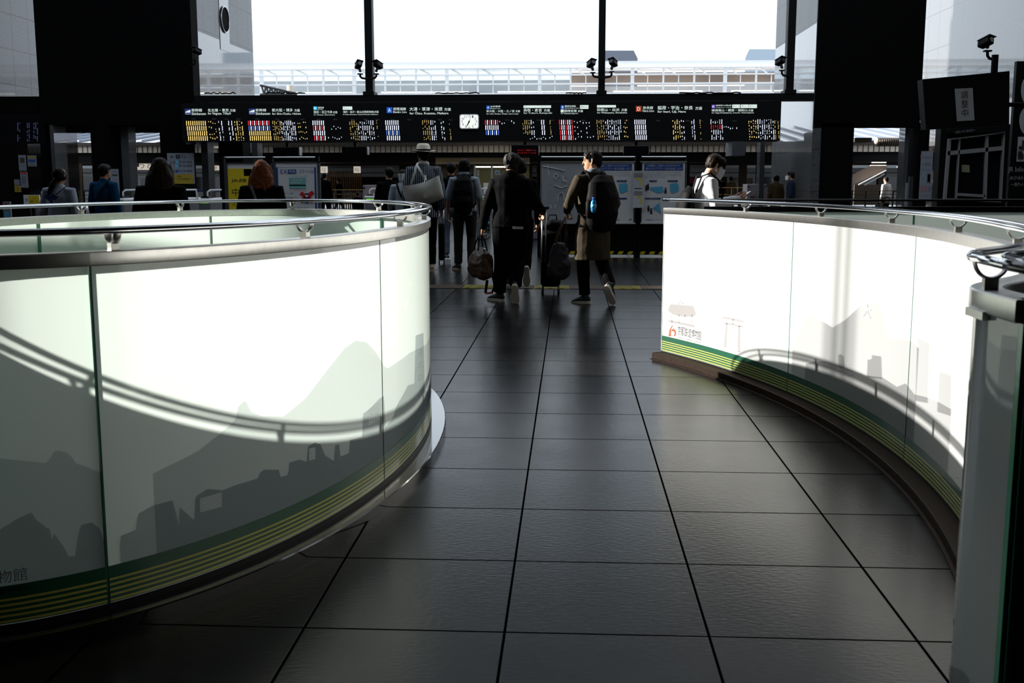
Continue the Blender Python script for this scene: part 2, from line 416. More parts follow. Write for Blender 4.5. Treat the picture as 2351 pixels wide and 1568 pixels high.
# ================================================================ BALUSTRADES
EX, EY, EA, EB = -1.945, 5.296, 1.212, 2.447
ZP0, ZG1, ZC0, ZC1, ZRAIL = .06, .205, 1.098, 1.14, 1.2
def resample(pts, step):
    out = [Vector(pts[0])]; acc = 0
    for a, b_ in zip(pts, pts[1:]):
        a, b_ = Vector(a), Vector(b_); d = (b_-a).length
        n = max(1, int(d/step+.5))
        for k in range(1, n+1): out.append(a.lerp(b_, k/n))
    return out
class Path:
    """plan curve; offsets are to the right of travel (the outer face)"""
    def __init__(s, pts, closed=False):
        s.p = [Vector((q[0], q[1])) for q in pts]; s.closed = closed; n = len(s.p)
        s.s = [0.]
        for a, b_ in zip(s.p, s.p[1:]): s.s.append(s.s[-1]+(b_-a).length)
        s.nrm = []
        for i in range(n):
            a = s.p[i-1] if i > 0 else (s.p[-2] if closed else s.p[0]); c_ = s.p[i+1] if i < n-1 else (s.p[1] if closed else s.p[-1])
            d = (c_-a).normalized(); s.nrm.append(Vector((d.y, -d.x)))
        s.len = s.s[-1]
    def at(s, u, off=0, z=0):
        u = max(0, min(s.len, u)); lo, hi = 0, len(s.s)-1
        while hi-lo > 1:
            m = (lo+hi)//2
            if s.s[m] <= u: lo = m
            else: hi = m
        f = (u-s.s[lo])/max(1e-9, s.s[hi]-s.s[lo]); q = s.p[lo].lerp(s.p[hi], f); n = s.nrm[lo].lerp(s.nrm[hi], f).normalized()
        return Vector((q.x+n.x*off, q.y+n.y*off, z))
    def dirn(s, u):
        a, b_ = s.at(u-.02), s.at(u+.02); return (b_-a).normalized()
    def hit(s, px, py, zguess=None):
        """first crossing of a pixel's sight line with the outer face -> (s, z)"""
        d = ray(px, py); best = None
        for i in range(len(s.p)-1):
            a, e = s.p[i], s.p[i+1]-s.p[i]; den = d.x*e.y-d.y*e.x
            if abs(den) < 1e-9: continue
            t = (a.x*e.y-a.y*e.x)/den; k = (a.x*d.y-a.y*d.x)/den
            if t > 0 and -1e-6 <= k <= 1.000001:
                if best is None or t < best[0]: best = (t, s.s[i]+k*e.length, CAMH+t*d.z)
        return (best[1], best[2]) if best else None
def sweep(bm, P, s0, s1, prof, mis=None, step=.06, ends=True, endmi=0):
    n = max(2, int((s1-s0)/step)+1); rows = []
    for i in range(n):
        u = s0+(s1-s0)*i/(n-1); rows.append([bm.verts.new(P.at(u, o, z)) for o, z in prof])
    m = len(prof)
    for A, B in zip(rows, rows[1:]):
        for k in range(m):
            f = bm.faces.new((A[k], A[(k+1) % m], B[(k+1) % m], B[k])); f.material_index = (mis[k] if mis else 0)
    if ends:
        bm.faces.new(rows[0][::-1]).material_index = endmi; bm.faces.new(rows[-1]).material_index = endmi
def strip(bm, P, s0, s1, z0, z1, off, step=.05, mi=0):
    n = max(2, int(abs(s1-s0)/step)+2); pr = None
    for i in range(n):
        u = s0+(s1-s0)*i/(n-1)
        q = (bm.verts.new(P.at(u, off, z0(u) if callable(z0) else z0)), bm.verts.new(P.at(u, off, z1(u) if callable(z1) else z1)))
        if pr: bm.faces.new((pr[0], q[0], q[1], pr[1])).material_index = mi
        pr = q
def glass_run(t, P, cuts, closed, plinth=True, end_film=True):
    for a, e in zip(cuts, cuts[1:]):
        b = bm_new(); a2, e2 = a+.005, e-.005
        # profile: outer face 0 (film), top, inner face, bottom
        sweep(b, P, a2, e2, [(0, ZP0-.02), (0, ZC0+.01), (-.018, ZC0+.01), (-.018, ZP0-.02)], [0, 2, 1, 2], endmi=2)
        g = part('glass_panel', b, ['film', 'glass', 'glass_edge'], t, 30)
        b = bm_new(); sweep(b, P, a2, e2, [(.0015, ZP0), (.0015, ZP0+.116), (.0005, ZP0+.116), (.0005, ZP0)], ends=False)
        part('green_band', b, 'green_band', g, 30)
        b = bm_new()
        for k in range(5): sweep(b, P, a2, e2, [(.0025, ZP0+.004+k*.0165), (.0025, ZP0+.0105+k*.0165), (.001, ZP0+.0105+k*.0165), (.001, ZP0+.004+k*.0165)], ends=False)
        part('yellow_stripes', b, 'yellow_line', g, 30)
        part('joint_seal', (lambda bb: (sweep(bb, P, a-.0045, a+.0045, [(-.002, ZP0), (-.002, ZC0), (-.016, ZC0), (-.016, ZP0)], step=.004), bb)[1])(bm_new()), 'glass_edge', t)
def rail_bracket(t, P, u):
    """half-ring yoke on a short post carrying the two rails"""
    c = P.at(u, -.022, 0); n = P.at(u, .1)-P.at(u, 0); n.normalize(); d = P.dirn(u)
    b = bm_new(); p = c+Vector((0, 0, ZC1-.004))
    q = [p+d*a*.013+n*e*.013 for a, e in ((-1, -1), (1, -1), (1, 1), (-1, 1))]
    lo = [b.verts.new(v) for v in q]; hi = [b.verts.new(v+Vector((0, 0, .026))) for v in q]
    b.faces.new(lo[::-1]); b.faces.new(hi)
    for k in range(4): b.faces.new((lo[k], lo[(k+1) % 4], hi[(k+1) % 4], hi[k]))
    pts = [c+n*(.0315*math.cos(PI+PI*k/12))+Vector((0, 0, ZRAIL-.002+.038*math.sin(PI+PI*k/12))) for k in range(13)]
    tube(b, pts, [(.013, .004)]*13, 10, side=tuple(d), round_=False)
    part('rail_bracket', b, 'brushed', t, 40)
def rails(t, P, s0, s1, closed=False):
    for off in (.010, -.054):
        b = bm_new(); n = int((s1-s0)/.05)
        pts = [P.at(s0+(s1-s0)*i/n, off, ZRAIL) for i in range(n+1)]
        tube(b, pts, .0098, 12, cap=not closed, round_=False); part('handrail', b, 'chrome', t, 'all')
def cap_run(t, P, s0, s1, m='brushed', ends=True):
    b = bm_new(); sweep(b, P, s0, s1, [(.008, ZC0), (.010, ZC0+.004), (.010, ZC1-.003), (.007, ZC1), (-.050, ZC1), (-.053, ZC1-.003), (-.053, ZC0)], step=.04, ends=ends)
    part('top_cap', b, m, t, 40)
# ---- left: closed oval round the stair well
NE = 220
oval = Path([(EX+EA*math.cos(2*PI*k/NE-PI/2), EY+EB*math.sin(2*PI*k/NE-PI/2)) for k in range(NE+1)], True)
sj = [oval.hit(222, 900)[0], oval.hit(878, 900)[0]]
d = sj[1]-sj[0]; cuts = [sj[0]]
n_rest = round((oval.len-d)/d); step_ = (oval.len-d)/n_rest
OL = thing('oval_balustrade', (EX, EY, 0), 'large oval frosted glass balustrade with double chrome rail on the left', 'balustrade', None)
# start the closed path at the first joint
def rot_path(P, s0):
    n = 240; return Path([P.at((s0+P.len*k/n) % P.len)[:2] for k in range(n)]+[P.at(s0)[:2]], True)
oval = rot_path(oval, sj[0])
cuts = [0, d]+[d+step_*(k+1) for k in range(n_rest)]; cuts[-1] = oval.len
glass_run(OL, oval, cuts, True)
cap_run(OL, oval, 0, oval.len, ends=False)
rails(OL, oval, 0, oval.len, True)
for px, py in ((268, 570), (712, 540), (930, 518)): rail_bracket(OL, oval, oval.hit(px, py)[0])
sb = oval.hit(930, 518)[0]
k = 1
while sb+.85*k < oval.len-.3: rail_bracket(OL, oval, sb+.85*k); k += 1
b = bm_new(); sweep(b, oval, 0, oval.len, [(.003, .0), (.003, ZP0-.002), (-.05, ZP0-.002), (-.05, 0)], ends=False); part('shoe', b, 'black_metal', OL, 40)
b = bm_new(); sweep(b, oval, 0, oval.len, [(.082, 0), (.082, .034), (.078, .038), (0, .038), (0, 0)], ends=False); part('base_ring', b, 'black_stone', OL, 30)
# ---- right: open curve from its far end round to the near end
arc = []
RCX, RCY, RR = -5.038, 4.942, 6.598
a0 = math.asin((8.19-RCY)/RR); a1 = math.asin((3.55-RCY)/RR)
for k in range(61):
    a = a0+(a1-a0)*k/60; arc.append((RCX+RR*math.cos(a), RCY+RR*math.sin(a)))
def bez(p, q, r, s_, n):
    return [tuple((1-t)**3*Vector(p)+3*(1-t)**2*t*Vector(q)+3*(1-t)*t*t*Vector(r)+t**3*Vector(s_)) for t in [k/n for k in range(1, n+1)]]
arc += bez(arc[-1], (1.36, 3.15), (1.16, 2.62), (.90, 2.33), 26)
arc += bez(arc[-1], (.83, 2.25), (.797, 2.20), (.792, 2.12), 8)
NA = len(arc)-1
arc += [(.797, 1.94)]
near = Path(arc)
RB = thing('curved_balustrade', (1.2, 5.2, 0), 'curved white frosted glass balustrade sweeping along the right side of the walkway', 'balustrade', None)
rj = [near.hit(1815, 700)[0], near.hit(2095, 700)[0]]
s_near = near.s[NA]
glass_run(RB, near, [0.0, rj[0], rj[1], rj[1]+(rj[1]-rj[0])*.95, near.len], False)
cap_run(RB, near, 0, near.len)
rails(RB, near, -.0, s_near-.02)
for px, py in ((1706, 484), (1876, 498), (2036, 513), (2186, 536)): rail_bracket(RB, near, near.hit(px, py)[0])
u0 = near.hit(2186, 536)[0]
rail_bracket(RB, near, u0+.92); rail_bracket(RB, near, u0+1.75); rail_bracket(RB, near, s_near-.02)
b = bm_new(); sweep(b, near, -.07, near.len, [(.003, 0), (.003, ZP0-.002), (-.05, ZP0-.002), (-.05, 0)]); part('shoe', b, 'black_metal', RB, 40)
mat('plinth_stone', (.016, .010, .007), .6, spec=.05, var=.35, vscale=60)
b = bm_new(); sweep(b, near, -.09, near.len, [(.10, 0), (.10, .006), (.085, .008), (.085, .046), (.080, .050), (-.13, .050), (-.13, 0)])
q = near.at(0)
part('base_plinth', b, 'plinth_stone', RB, 30)
# rail end loop and the dark return panel
e0 = near.at(s_near-.02, .010, ZRAIL); e1 = Vector((.775, 1.955, ZRAIL)); e2 = Vector((.79, 1.865, ZRAIL-.003)); e3 = near.at(s_near-.02, -.054, ZRAIL)
b = bm_new(); tube(b, [e0, e0+(e1-e0)*.5, e1], .0098, 12); part('rail_end', b, 'chrome', RB, 'all')
b = bm_new(); tube(b, [e1, e2], .0105, 12); tube(b, [e3, e2+Vector((.02, .02, 0))], .0098, 12); part('rail_end', b, 'black_gloss', RB, 'all')
ret = Path([(.800, 1.925), (1.6, 1.86)])
b = bm_new(); sweep(b, ret, 0, ret.len, [(0, .05), (0, ZC0), (-.018, ZC0), (-.018, .05)], [0, 0, 0, 0])
mat('navy_glass', (.10, .17, .25), .08, coat=.6); part('return_panel', b, 'navy_glass', RB)
b = bm_new(); box(b, (.797, 1.926, .05), (.803, 1.945, ZC0)); box(b, (.806, 1.919, .05), (.818, 1.931, ZC0)); part('corner_edge', b, 'green_glass', RB)
b = bm_new(); sweep(b, ret, -.012, ret.len, [(.01, ZC0), (.01, ZC1), (-.05, ZC1), (-.05, ZC0)]); part('top_cap', b, 'brushed', RB)
b = bm_new(); q0 = near.at(s_near-.01, .012); box(b, (q0.x-.001, q0.y-.06, ZC0-.012), (q0.x+.012, q0.y+.03, ZC0+.004)); part('cap_joint', b, 'brushed', RB)
# far end face with its green glass edge
b = bm_new(); q0 = near.at(0); n0 = near.nrm[0]
box(b, (q0.x-.002, q0.y-.002, ZP0), (q0.x+.052, q0.y+.02, ZC0)); part('end_panel', b, 'white_plastic', RB)
b = bm_new(); box(b, (q0.x+.004, q0.y-.016, ZP0), (q0.x+.010, q0.y-.004, ZC0)); 
b.free()
# ---- straight balustrade behind, seen from its glass side
ST = thing('straight_balustrade', (3.4, 8.75, 0), 'straight green-tinted glass balustrade with dark cap behind the curved white one', 'balustrade')
st = Path([(7.6, 8.72), (1.05, 8.66)])
for i in range(4):
    b = bm_new(); a = .005+i*1.637; sweep(b, st, a, a+1.625, [(0, .05), (0, ZC0+.01), (-.018, ZC0+.01), (-.018, .05)], [0, 2, 1, 2], step=.8, endmi=2)
    part('glass_panel', b, ['film', 'glass', 'glass_edge'], ST)
b = bm_new(); sweep(b, st, 0, st.len, [(.01, ZC0), (.01, ZC1), (-.05, ZC1), (-.05, ZC0)], step=1); part('top_cap', b, 'black_metal', ST)
b = bm_new(); sweep(b, st, 0, st.len, [(.003, 0), (.003, ZP0), (-.05, ZP0), (-.05, 0)], step=1); part('shoe', b, 'black_metal', ST)
for off in (.01, -.054):
    b = bm_new(); tube(b, [st.at(st.len*.02, off, ZRAIL-.01), st.at(st.len-.03, off, ZRAIL-.01)], .0098, 10); part('handrail', b, 'black_metal', ST, 'all')

# ---------------------------------------------------------------- printed skyline on the film
def outline(P, pts, off=.0018):
    return [P.hit(x, y) for x, y in pts]
def skyline(t, P, pts, zbase, ink, off, step=.012):
    h = sorted([q for q in outline(P, pts) if q]); s0, s1 = h[0][0], h[-1][0]
    def top(u):
        for (a, za), (c_, zc_) in zip(h, h[1:]):
            if a <= u <= c_: return max(zbase+.001, za+(zc_-za)*((u-a)/max(1e-6, c_-a)))
        return h[-1][1]
    b = bm_new(); strip(b, P, s0, s1, zbase, top, off, step)
    return part('printed_skyline', b, ink, t)
def shape(b, P, pts, off=.0018, mi=0):
    q = [P.at(*((h[0], off, h[1]) if h else (0, off, 0))) for h in outline(P, pts)]
    quad(b, q, mi)
zb_ = ZP0+.116
skyline(OL, oval, [(0,1052),(110,1063),(120,1040),(128,1033),(160,1040),(170,1062),(195,1070),(232,1086),(350,1087),(455,1035),(540,965),(545,935),(562,918),(575,945),(600,955),(650,956),(700,915),(750,850),(790,800),(815,782),(840,785),(860,805),(882,842),(890,845),(940,810),(960,800),(978,790)], zb_, 'ink', .0018)
skyline(OL, oval, [(0,1215),(40,1190),(73,1175),(80,1190),(115,1202),(112,1215),(122,1222),(119,1240),(150,1260),(153,1276),(174,1276),(175,1240),(185,1205),(210,1198),(230,1215),(240,1252),(274,1252),(275,1230),(313,1215),(314,1180),(350,1160),(395,1148),(408,1160),(410,1207),(445,1195),(447,1140),(475,1122),(510,1125),(540,1113),(590,1098),(595,1085),(605,1078),(640,1078),(642,1095),(660,1090),(662,1062),(685,1055),(703,1060),(705,1025),(722,1015),(735,1020),(745,1045),(765,1058),(768,1022),(778,1020),(780,1048),(800,1040),(802,1010),(830,1003),(832,950),(845,940),(870,915),(880,908),(884,980),(900,960),(910,930),(935,885),(950,880),(953,770),(971,764),(974,895),(982,900)], zb_, 'ink_dark', .0030, .006)
film_mat('film_window', (.95, .97, .95), .6)
for x0, x1, ya_, yb_, dy, nx, nz in ((449, 515, 1146, 1128, 33, 1, 8), (705, 724, 1030, 1026, 28, 1, 7), (844, 870, 940, 924, 38, 5, 7), (955, 970, 805, 800, 14, 1, 3), (955, 970, 833, 828, 14, 1, 3), (955, 970, 862, 857, 14, 1, 3)):
    b = bm_new()
    for i in range(nx):
        for k in range(nz):
            xa = x0+(x1-x0)*(i+.12)/nx; xb = x0+(x1-x0)*(i+.88)/nx
            ya2 = ya_+(yb_-ya_)*(xa-x0)/(x1-x0)+dy*(k+.15)/nz; yb2 = ya_+(yb_-ya_)*(xb-x0)/(x1-x0)+dy*(k+.15)/nz; hh = dy/nz*.55
            shape(b, oval, [(xa, ya2), (xb, yb2), (xb, yb2+hh), (xa, ya2+hh)], .0042)
    tag(part('printed_windows', b, 'film_window', OL), kind='stuff')
def write_on(b, P, s, s0, s1, z0, z1, off=.004, mi=0):
    write(b, s, lambda u, v: P.at(s0+(s1-s0)*u, off, z0+(z1-z0)*v), mi)
e = oval.hit(61, 1300); f0 = oval.hit(61, 1356); gz0 = oval.hit(61, 1330)[1]
# the line of writing runs off past the left edge of the picture
kh = e[1]-gz0
s_end = e[0] % oval.len
b = bm_new()
def wrap(u): return u % oval.len
write(b, '京都鉄道博物館', lambda u, v: oval.at(wrap(s_end-7.3*kh*(1-u)), .0045, gz0+kh*v))
write(b, 'kyoto railway museum', lambda u, v: oval.at(wrap(s_end-7.3*kh*(1-u)), .0045, f0[1]+.022*v))
part('lettering', b, 'ink_text', OL)
skyline(RB, near, [(1820,800),(1845,735),(1870,715),(1885,735),(1912,752),(1940,735),(1975,702),(2002,693),(2018,705),(2030,735),(2040,775),(2090,782),(2110,800)], zb_, 'ink_light', .0018)
skyline(RB, near, [(1850,846),(1851,834),(1880,828),(1900,831),(1924,838),(1941,844),(1990,862),(2026,866),(2060,888),(2080,880),(2100,905),(2140,915),(2186,940)], zb_, 'ink_light', .0030, .006)
for pts in ([(1925,842),(1925,815),(1931,813),(1938,818),(1941,846)], [(1991,866),(1993,826),(2002,824),(2003,815),(2024,818),(2026,870)], [(2103,920),(2107,776),(2136,788),(2131,925)], [(2153,945),(2157,852),(2186,862),(2184,955)]):
    b = bm_new(); shape(b, near, pts, .0036); part('printed_tower', b, 'ink_light', RB)
b = bm_new()
R_ = lambda *p: shape(b, near, p, .0018)
R_((1533,713),(1539,698),(1592,702),(1599,722),(1592,727),(1566,727),(1545,722))
R_((1556,698),(1563,690),(1572,699),(1569,700),(1563,693),(1559,700))
R_((1535,734),(1595,746),(1595,752),(1535,739))
for x in (1542, 1558, 1572, 1588): R_((x, 722), (x+2, 722), (x+2, 741), (x, 741))
part('printed_pavilion', b, 'ink_right', RB); b = bm_new()
R_((1660,726),(1708,736),(1708,740),(1661,731)); R_((1661,739),(1707,748),(1706,752),(1662,743))
R_((1667,742),(1671,742),(1668,798),(1662,798)); R_((1695,748),(1700,748),(1700,808),(1693,808)); R_((1682,732),(1685,733),(1684,745),(1681,744))
part('printed_gate', b, 'ink_right', RB)
b = bm_new(); R_((1537,757),(1543,747),(1546,746),(1541,756),(1541,772),(1535,772)); R_((1541,757),(1547,754),(1552,759),(1553,766),(1550,773),(1547,771),(1549,765),(1547,760),(1543,761))
part('printed_emblem', b, 'ink_red', RB)
b = bm_new(); h0 = near.hit(1556, 777); h1 = near.hit(1610, 777); zt = near.hit(1580, 752)[1]; zl = near.hit(1580, 774)[1]
write_on(b, near, '京都鉄道博物館', h0[0], h1[0], zl, zt); write_on(b, near, 'kyoto railway museum', h0[0], h1[0], zl-.028, zl-.008)
part('lettering', b, 'ink_text', RB)
b = bm_new(); h0 = near.hit(1982, 725); h1 = near.hit(2000, 730); write_on(b, near, '大', h0[0], h1[0], near.hit(1990, 728)[1], near.hit(1990, 697)[1]); part('printed_character', b, 'film_window', RB)
skyline(RB, near, [(2152,1466),(2163,1470),(2172,1500),(2174,1515),(2188,1530),(2199,1534),(2205,1536),(2220,1548),(2228,1560)], .3, 'ink', .0018, .004)
# ================================================================ DEPARTURE BOARD
YB = 27.5
def bz(py): return at(430, py, YB).z           # board heights, read at its left end
def bx(px, py=290): return at(px, py, YB).x
def slope(px, py): return py+4.6*(px-430)/1210   # the same height further right sits higher in the picture
DB = thing('departure_board', (bx(1105), YB+.2, bz(325)), 'wide black station departure board with glowing rows hanging above the gates', 'departure board')
b = bm_new(); box(b, (bx(418), YB, bz(325.5)), (bx(1792), YB+.45, bz(237))); part('casing', b, 'black_metal', DB)
for i, px in enumerate((470, 700, 950, 1250, 1500, 1740)):
    b = bm_new(); x = bx(px); tube(b, [(x, YB+.25, bz(238)), (x, YB+.25, bz(231))], .04, 8, round_=False); part('hanger', b, 'black_metal', DB)
def rect_fn(x0, y0, x1, y1, Y=YB-.012):
    A, B_ = at(x0, y1, Y), at(x1, y0, Y)
    return lambda u, v: Vector((A.x+(B_.x-A.x)*u, Y, A.z+(B_.z-A.z)*v))
def rect(b, x0, y0, x1, y1, Y, mi=0):
    f = rect_fn(x0, y0, x1, y1, Y); quad(b, [f(0, 0), f(1, 0), f(1, 1), f(0, 1)], mi)
def slab(b, x0, y0, x1, y1, Y, th, mi=0):
    f = rect_fn(x0, y0, x1, y1, Y); p, q = f(0, 0), f(1, 1); box(b, (p.x, Y, p.z), (q.x, Y+th, q.z), mi)
mat('badge_navy', (.02, .03, .16), .5, emit=.6); mat('badge_cyan', (.05, .50, .80), .5, emit=.7)
mat('badge_blue', (.01, .10, .55), .5, emit=.7); mat('badge_red', (.40, .05, .02), .5, emit=.6); mat('badge_violet', (.16, .07, .45), .5, emit=.7)
heads = [
 [('navy',424.5,249.8,437.9,263,None),('新幹線',440,249.3,463.8,256.6),('Shinkansen',440,257.9,472.7,264),('名古屋・東京',477,249.3,525,256.6),('方面',528,250.4,540.4,256.6),('for Nagoya, Tōkyō',477.4,257.4,529.7,264.6)],
 [('navy',571.4,249.3,585,262.5,None),('新幹線',587,249.3,611,256.2),('Shinkansen',587,257.4,620,263.6),('新大阪・博多',624.6,249,672,256.6),('方面',676,250,688,256.6),('for Shin-Ōsaka, Hakata',625,257.4,691,264)],
 [('cyan',719.7,244.5,727.5,252.3,'B'),('湖西線',729.6,245,743.5,249.3),('Kosei Line',729.6,249.8,741.3,252.3),('堅田・近江今津',720.3,254,762.6,260.4),('方面',764.7,255,774.3,260.4),('for Katata, Ōmi-Imazu',720.3,261.3,768.6,265.3)],
 [('box',787,244.5,808,252,'特急 サンダーバード'),('福井・金沢・富山(北陸新幹線)方面',788,254,869,260.4),('for Fukui, Kanazawa, Toyama-Hokuriku Shinkansen',787.5,261.3,868,264.9)],
 [('blue',888,246.4,900,259.5,'A'),('琵琶湖線',903,246.7,932,253.5),('Biwako Line',903,254.7,933.7,259.5),('大津・草津・米原',940,246,1015.7,254.7),('方面',1020,247.6,1035,254.4),('for Ōtsu, Kusatsu, Maibara',940.6,255.7,1029.5,263.4)],
 [('blue',1116.7,242.6,1124.9,251,'A'),('JR京都線',1126,242.3,1149,246.9),('JR Kyoto Line',1126,247.7,1148.7,251),('新大阪・大阪・三ノ宮',1116.9,252.3,1181,258),('方面',1184,252.8,1193.8,257.8),('for Shin-Ōsaka, Ōsaka, Sannomiya',1116.9,259,1190.7,263.6)],
 [('box',1202,242,1265,247.7,'特急 スーパーはくと SUPER HAKUTO'),('鳥取・倉吉',1201.8,249.3,1244,256.4),('方面',1248.7,250.3,1262.4,256.4),('for Tottori, Kurayoshi',1202.3,257.3,1267.3,262.5)],
 [('blue',1287.4,241.8,1295.5,250.3,'S'),('関西空港線',1297,241.6,1322,245.9),('Kansai-airport Line',1297,246.9,1329.6,250),('box',1331.6,241.3,1351,249.8,'関空特急 HARUKA'),('box',1287.4,251.5,1294,257.8,'✈'),('関西空港',1295.5,251.6,1324,257.6),('方面',1326.8,252.3,1338.4,257.6),('for Kansai-airport',1287.7,258.8,1326.8,262.9)],
 [('box',1370.7,241.3,1414,246.7,'特急 くろしお KUROSHIO'),('和歌山・白浜',1370.4,248.6,1422,255.4),('方面',1426.5,249.3,1439.6,255.4),('for Wakayama, Shirahama',1371,256.6,1439.6,261.7)],
 [('red',1460,243.4,1472.8,256.5,'D'),('奈良線',1475.6,244,1499.5,250.9),('Nara Line',1475.6,251.8,1501.8,256.9),('稲荷・宇治・奈良',1509.6,242.8,1590.7,252.2),('方面',1596,244.9,1612,252.2),('for Inari, Uji, Nara',1509.6,253.7,1574.8,260.2)],
 [('violet',1634,240.6,1642,248.4,'E'),('嵯峨野(山陰)線',1643.6,240.2,1679,244.3),('Sagano Line',1643.6,245.8,1679,248.2),('box',1681.4,240,1699,248,'特急 きのさき'),('box',1700.7,240,1718.9,248,'特急 はしだて'),('box',1720,240,1738,248,'特急 まいづる'),('嵯峨嵐山・園部・福知山',1634,250,1715.7,256),('方面',1718,250.9,1729.5,256),('for Saga-Arashiyama, Sonobe, Fukuchiyama',1634,257,1731,261.4)],
]
for h in heads:
    for it in h:
        s, x0, y0, x1, y1 = it[:5]
        if s in ('navy', 'cyan', 'blue', 'red', 'violet'):
            c = bm_new(); slab(c, x0, y0, x1, y1, YB-.03, .028); bd = part('line_badge', c, 'badge_'+s, DB)
            c = bm_new()
            if it[5]: 
                k = .24*(x1-x0); write(c, it[5], rect_fn(x0+k, y0+k*.8, x1-k, y1-k*.8, YB-.033))
            else:        # white train nose
                f = rect_fn(x0+1, y0+1.5, x1-1, y1-1.5, YB-.033)
                quad(c, [f(0, .28), f(1, .28), f(1, .40), f(0, .40)]); quad(c, [f(0, .45), f(1, .45), f(1, .92), f(.45, .70)])
                for q in ([f(0, -.05), f(1, -.05), f(1, .0), f(0, .0)],): quad(c, q)
            part('badge_mark', c, 'sign_white', bd)
        elif s == 'box':
            c = bm_new(); slab(c, x0, y0, x1, y1, YB-.03, .028); bd = part('train_name_plate', c, 'sign_white', DB)
            c = bm_new(); write(c, it[5], rect_fn(x0+.8, y0+1.6, x1-.8, y1-1.6, YB-.033), res=1); part('plate_writing', c, 'ink_black', bd)
        else: b = bm_new(); write(b, s, rect_fn(x0, y0, x1, y1), res=1 if y1-y0 < 6 else 2); part('destination_writing', b, 'sign_white', DB)
rows_ = [(277.8, 288), (289.6, 299.8), (301.2, 311.3), (312.8, 323)]
leds = {k: bm_new() for k in 'wyrb'}
rng = random.Random(11)
def led(px0, px1, n, spec, style):
    """n lit columns between px0..px1; spec gives each row's colours"""
    for r, (ya_, yb_) in enumerate(rows_):
        cs = spec[r] if r < len(spec) else '.'
        if cs == '.': continue
        for i in range(n):
            c = cs[i % len(cs)]
            if c == '.': continue
            px = px0+(px1-px0)*(i/(n-1) if n > 1 else 0); wd = .78 if style == 'full' else .58
            x = bx(px)+(r-1.5)*.012; hw = wd*YB/FPX
            za, zb2 = bz(ya_), bz(yb_); H_ = za-zb2
            segs = []
            st = style if style != 'mix' else rng.choice(['full', 'dash', 'dots'])
            if st == 'full':
                if rng.random() < .55: k = rng.uniform(.35, .7); segs = [(0, k-.03), (k+.03, 1)]
                else: segs = [(0, 1)]
            elif st == 'dots':
                m = 4
                for k in range(m):
                    if rng.random() < .72: segs.append(((k+.25)/m, (k+.70)/m))
            elif st == 'dash':
                k = rng.uniform(.1, .5); segs = [(k, min(1, k+rng.uniform(.25, .5)))]
                if rng.random() < .5: segs.append((.88, 1.0))
            elif st == 'sparse':
                if rng.random() < .8: k = rng.uniform(.0, .7); segs = [(k, k+rng.uniform(.12, .35))]
            for a_, e_ in segs:
                box(leds[c], (x-hw, YB-.012, za-H_*e_), (x+hw, YB-.004, za-H_*a_))
led(430.5, 473.5, 10, 'yyyy', 'full'); led(481, 496, 4, ['yy', 'y', 'y', 'y'], 'sparse'); led(504, 511, 2, 'wwww', 'mix'); led(527, 534, 2, 'wwww', 'mix'); led(541, 557, 4, 'yyyy', 'mix')
led(572.5, 619.5, 11, ['rw', 'bw', 'y', 'y'], 'full'); led(628, 645, 5, 'yyyy', 'dots'); led(648, 678, 8, 'wwww', 'mix'); led(686, 703, 5, 'yyyy', 'sparse')
led(720.5, 744.5, 6, ['w', 'rw', 'w', 'rw'], 'full'); led(752, 782, 7, ['.', 'w', '.', 'w'], 'sparse'); led(805, 820, 4, 'yyyy', 'dots'); led(824, 858, 8, 'wwww', 'mix'); led(866.5, 867, 1, 'yyyy', 'dots')
led(887.5, 915.5, 7, ['w', 'w', 'bw', 'w'], 'full'); led(972, 986, 4, 'yyyy', 'dots'); led(991, 1000, 3, 'wwww', 'mix'); led(1014.5, 1019.5, 2, 'wwww', 'dash'); led(1033.5, 1034, 1, 'yyyy', 'dots')
led(1116, 1144, 7, ['rw', 'w', 'bw', '.'], 'full'); led(1149, 1187, 8, ['w'], 'sparse'); led(1202, 1216, 4, 'yyy', 'dots'); led(1221, 1226, 2, 'www', 'mix'); led(1245, 1250, 2, 'www', 'full'); led(1264.5, 1265, 1, 'yyy', 'dots'); led(1216, 1266, 11, ['.', '.', '.', 'w'], 'sparse')
led(1286, 1314.5, 7, ['rwwrwwr'.replace('rwwrwwr', 'rwwrwwr')]*4, 'full'); led(1320, 1361, 7, 'wwww', 'sparse'); led(1372, 1386.5, 4, 'yyyy', 'dots'); led(1392, 1425.5, 8, 'wwww', 'mix'); led(1433, 1440, 3, 'yyyy', 'sparse')
led(1459, 1482.5, 6, 'wwww', 'full'); led(1546, 1561, 4, 'yyyy', 'mix'); led(1565.5, 1570.5, 2, 'wwww', 'dash'); led(1589.5, 1594.5, 2, 'wwww', 'mix'); led(1608.5, 1609, 1, 'yyyy', 'dots')
led(1633.5, 1658.5, 6, ['w', 'rrrrrw', 'w', 'w'], 'mix'); led(1663, 1692, 7, ['.', 'w'], 'sparse'); led(1720.5, 1736, 4, 'yyyy', 'dash'); led(1741, 1776, 8, 'wwww', 'mix'); led(1780, 1787.5, 2, 'yyyy', 'dots')
for k, m_ in zip('wyrb', ('led_white', 'led_yellow', 'led_red', 'led_blue')):
    tag(part('lit_text', leds[k], m_, DB), kind='stuff')
for x0 in (440, 487, 516, 543, 586, 632, 660, 690, 727, 765, 805, 835, 862, 896, 935, 973, 1005, 1030, 1124, 1160, 1202, 1232, 1262, 1296, 1335, 1372, 1406, 1433, 1467, 1507, 1546, 1575, 1604, 1640, 1682, 1719, 1752, 1781):
    b = bm_new(); write(b, '種別' if x0 % 2 else '時刻', rect_fn(x0, slope(x0, 271.5), x0+9, slope(x0, 274.5)), res=1); part('column_heading', b, 'sign_dim', DB)
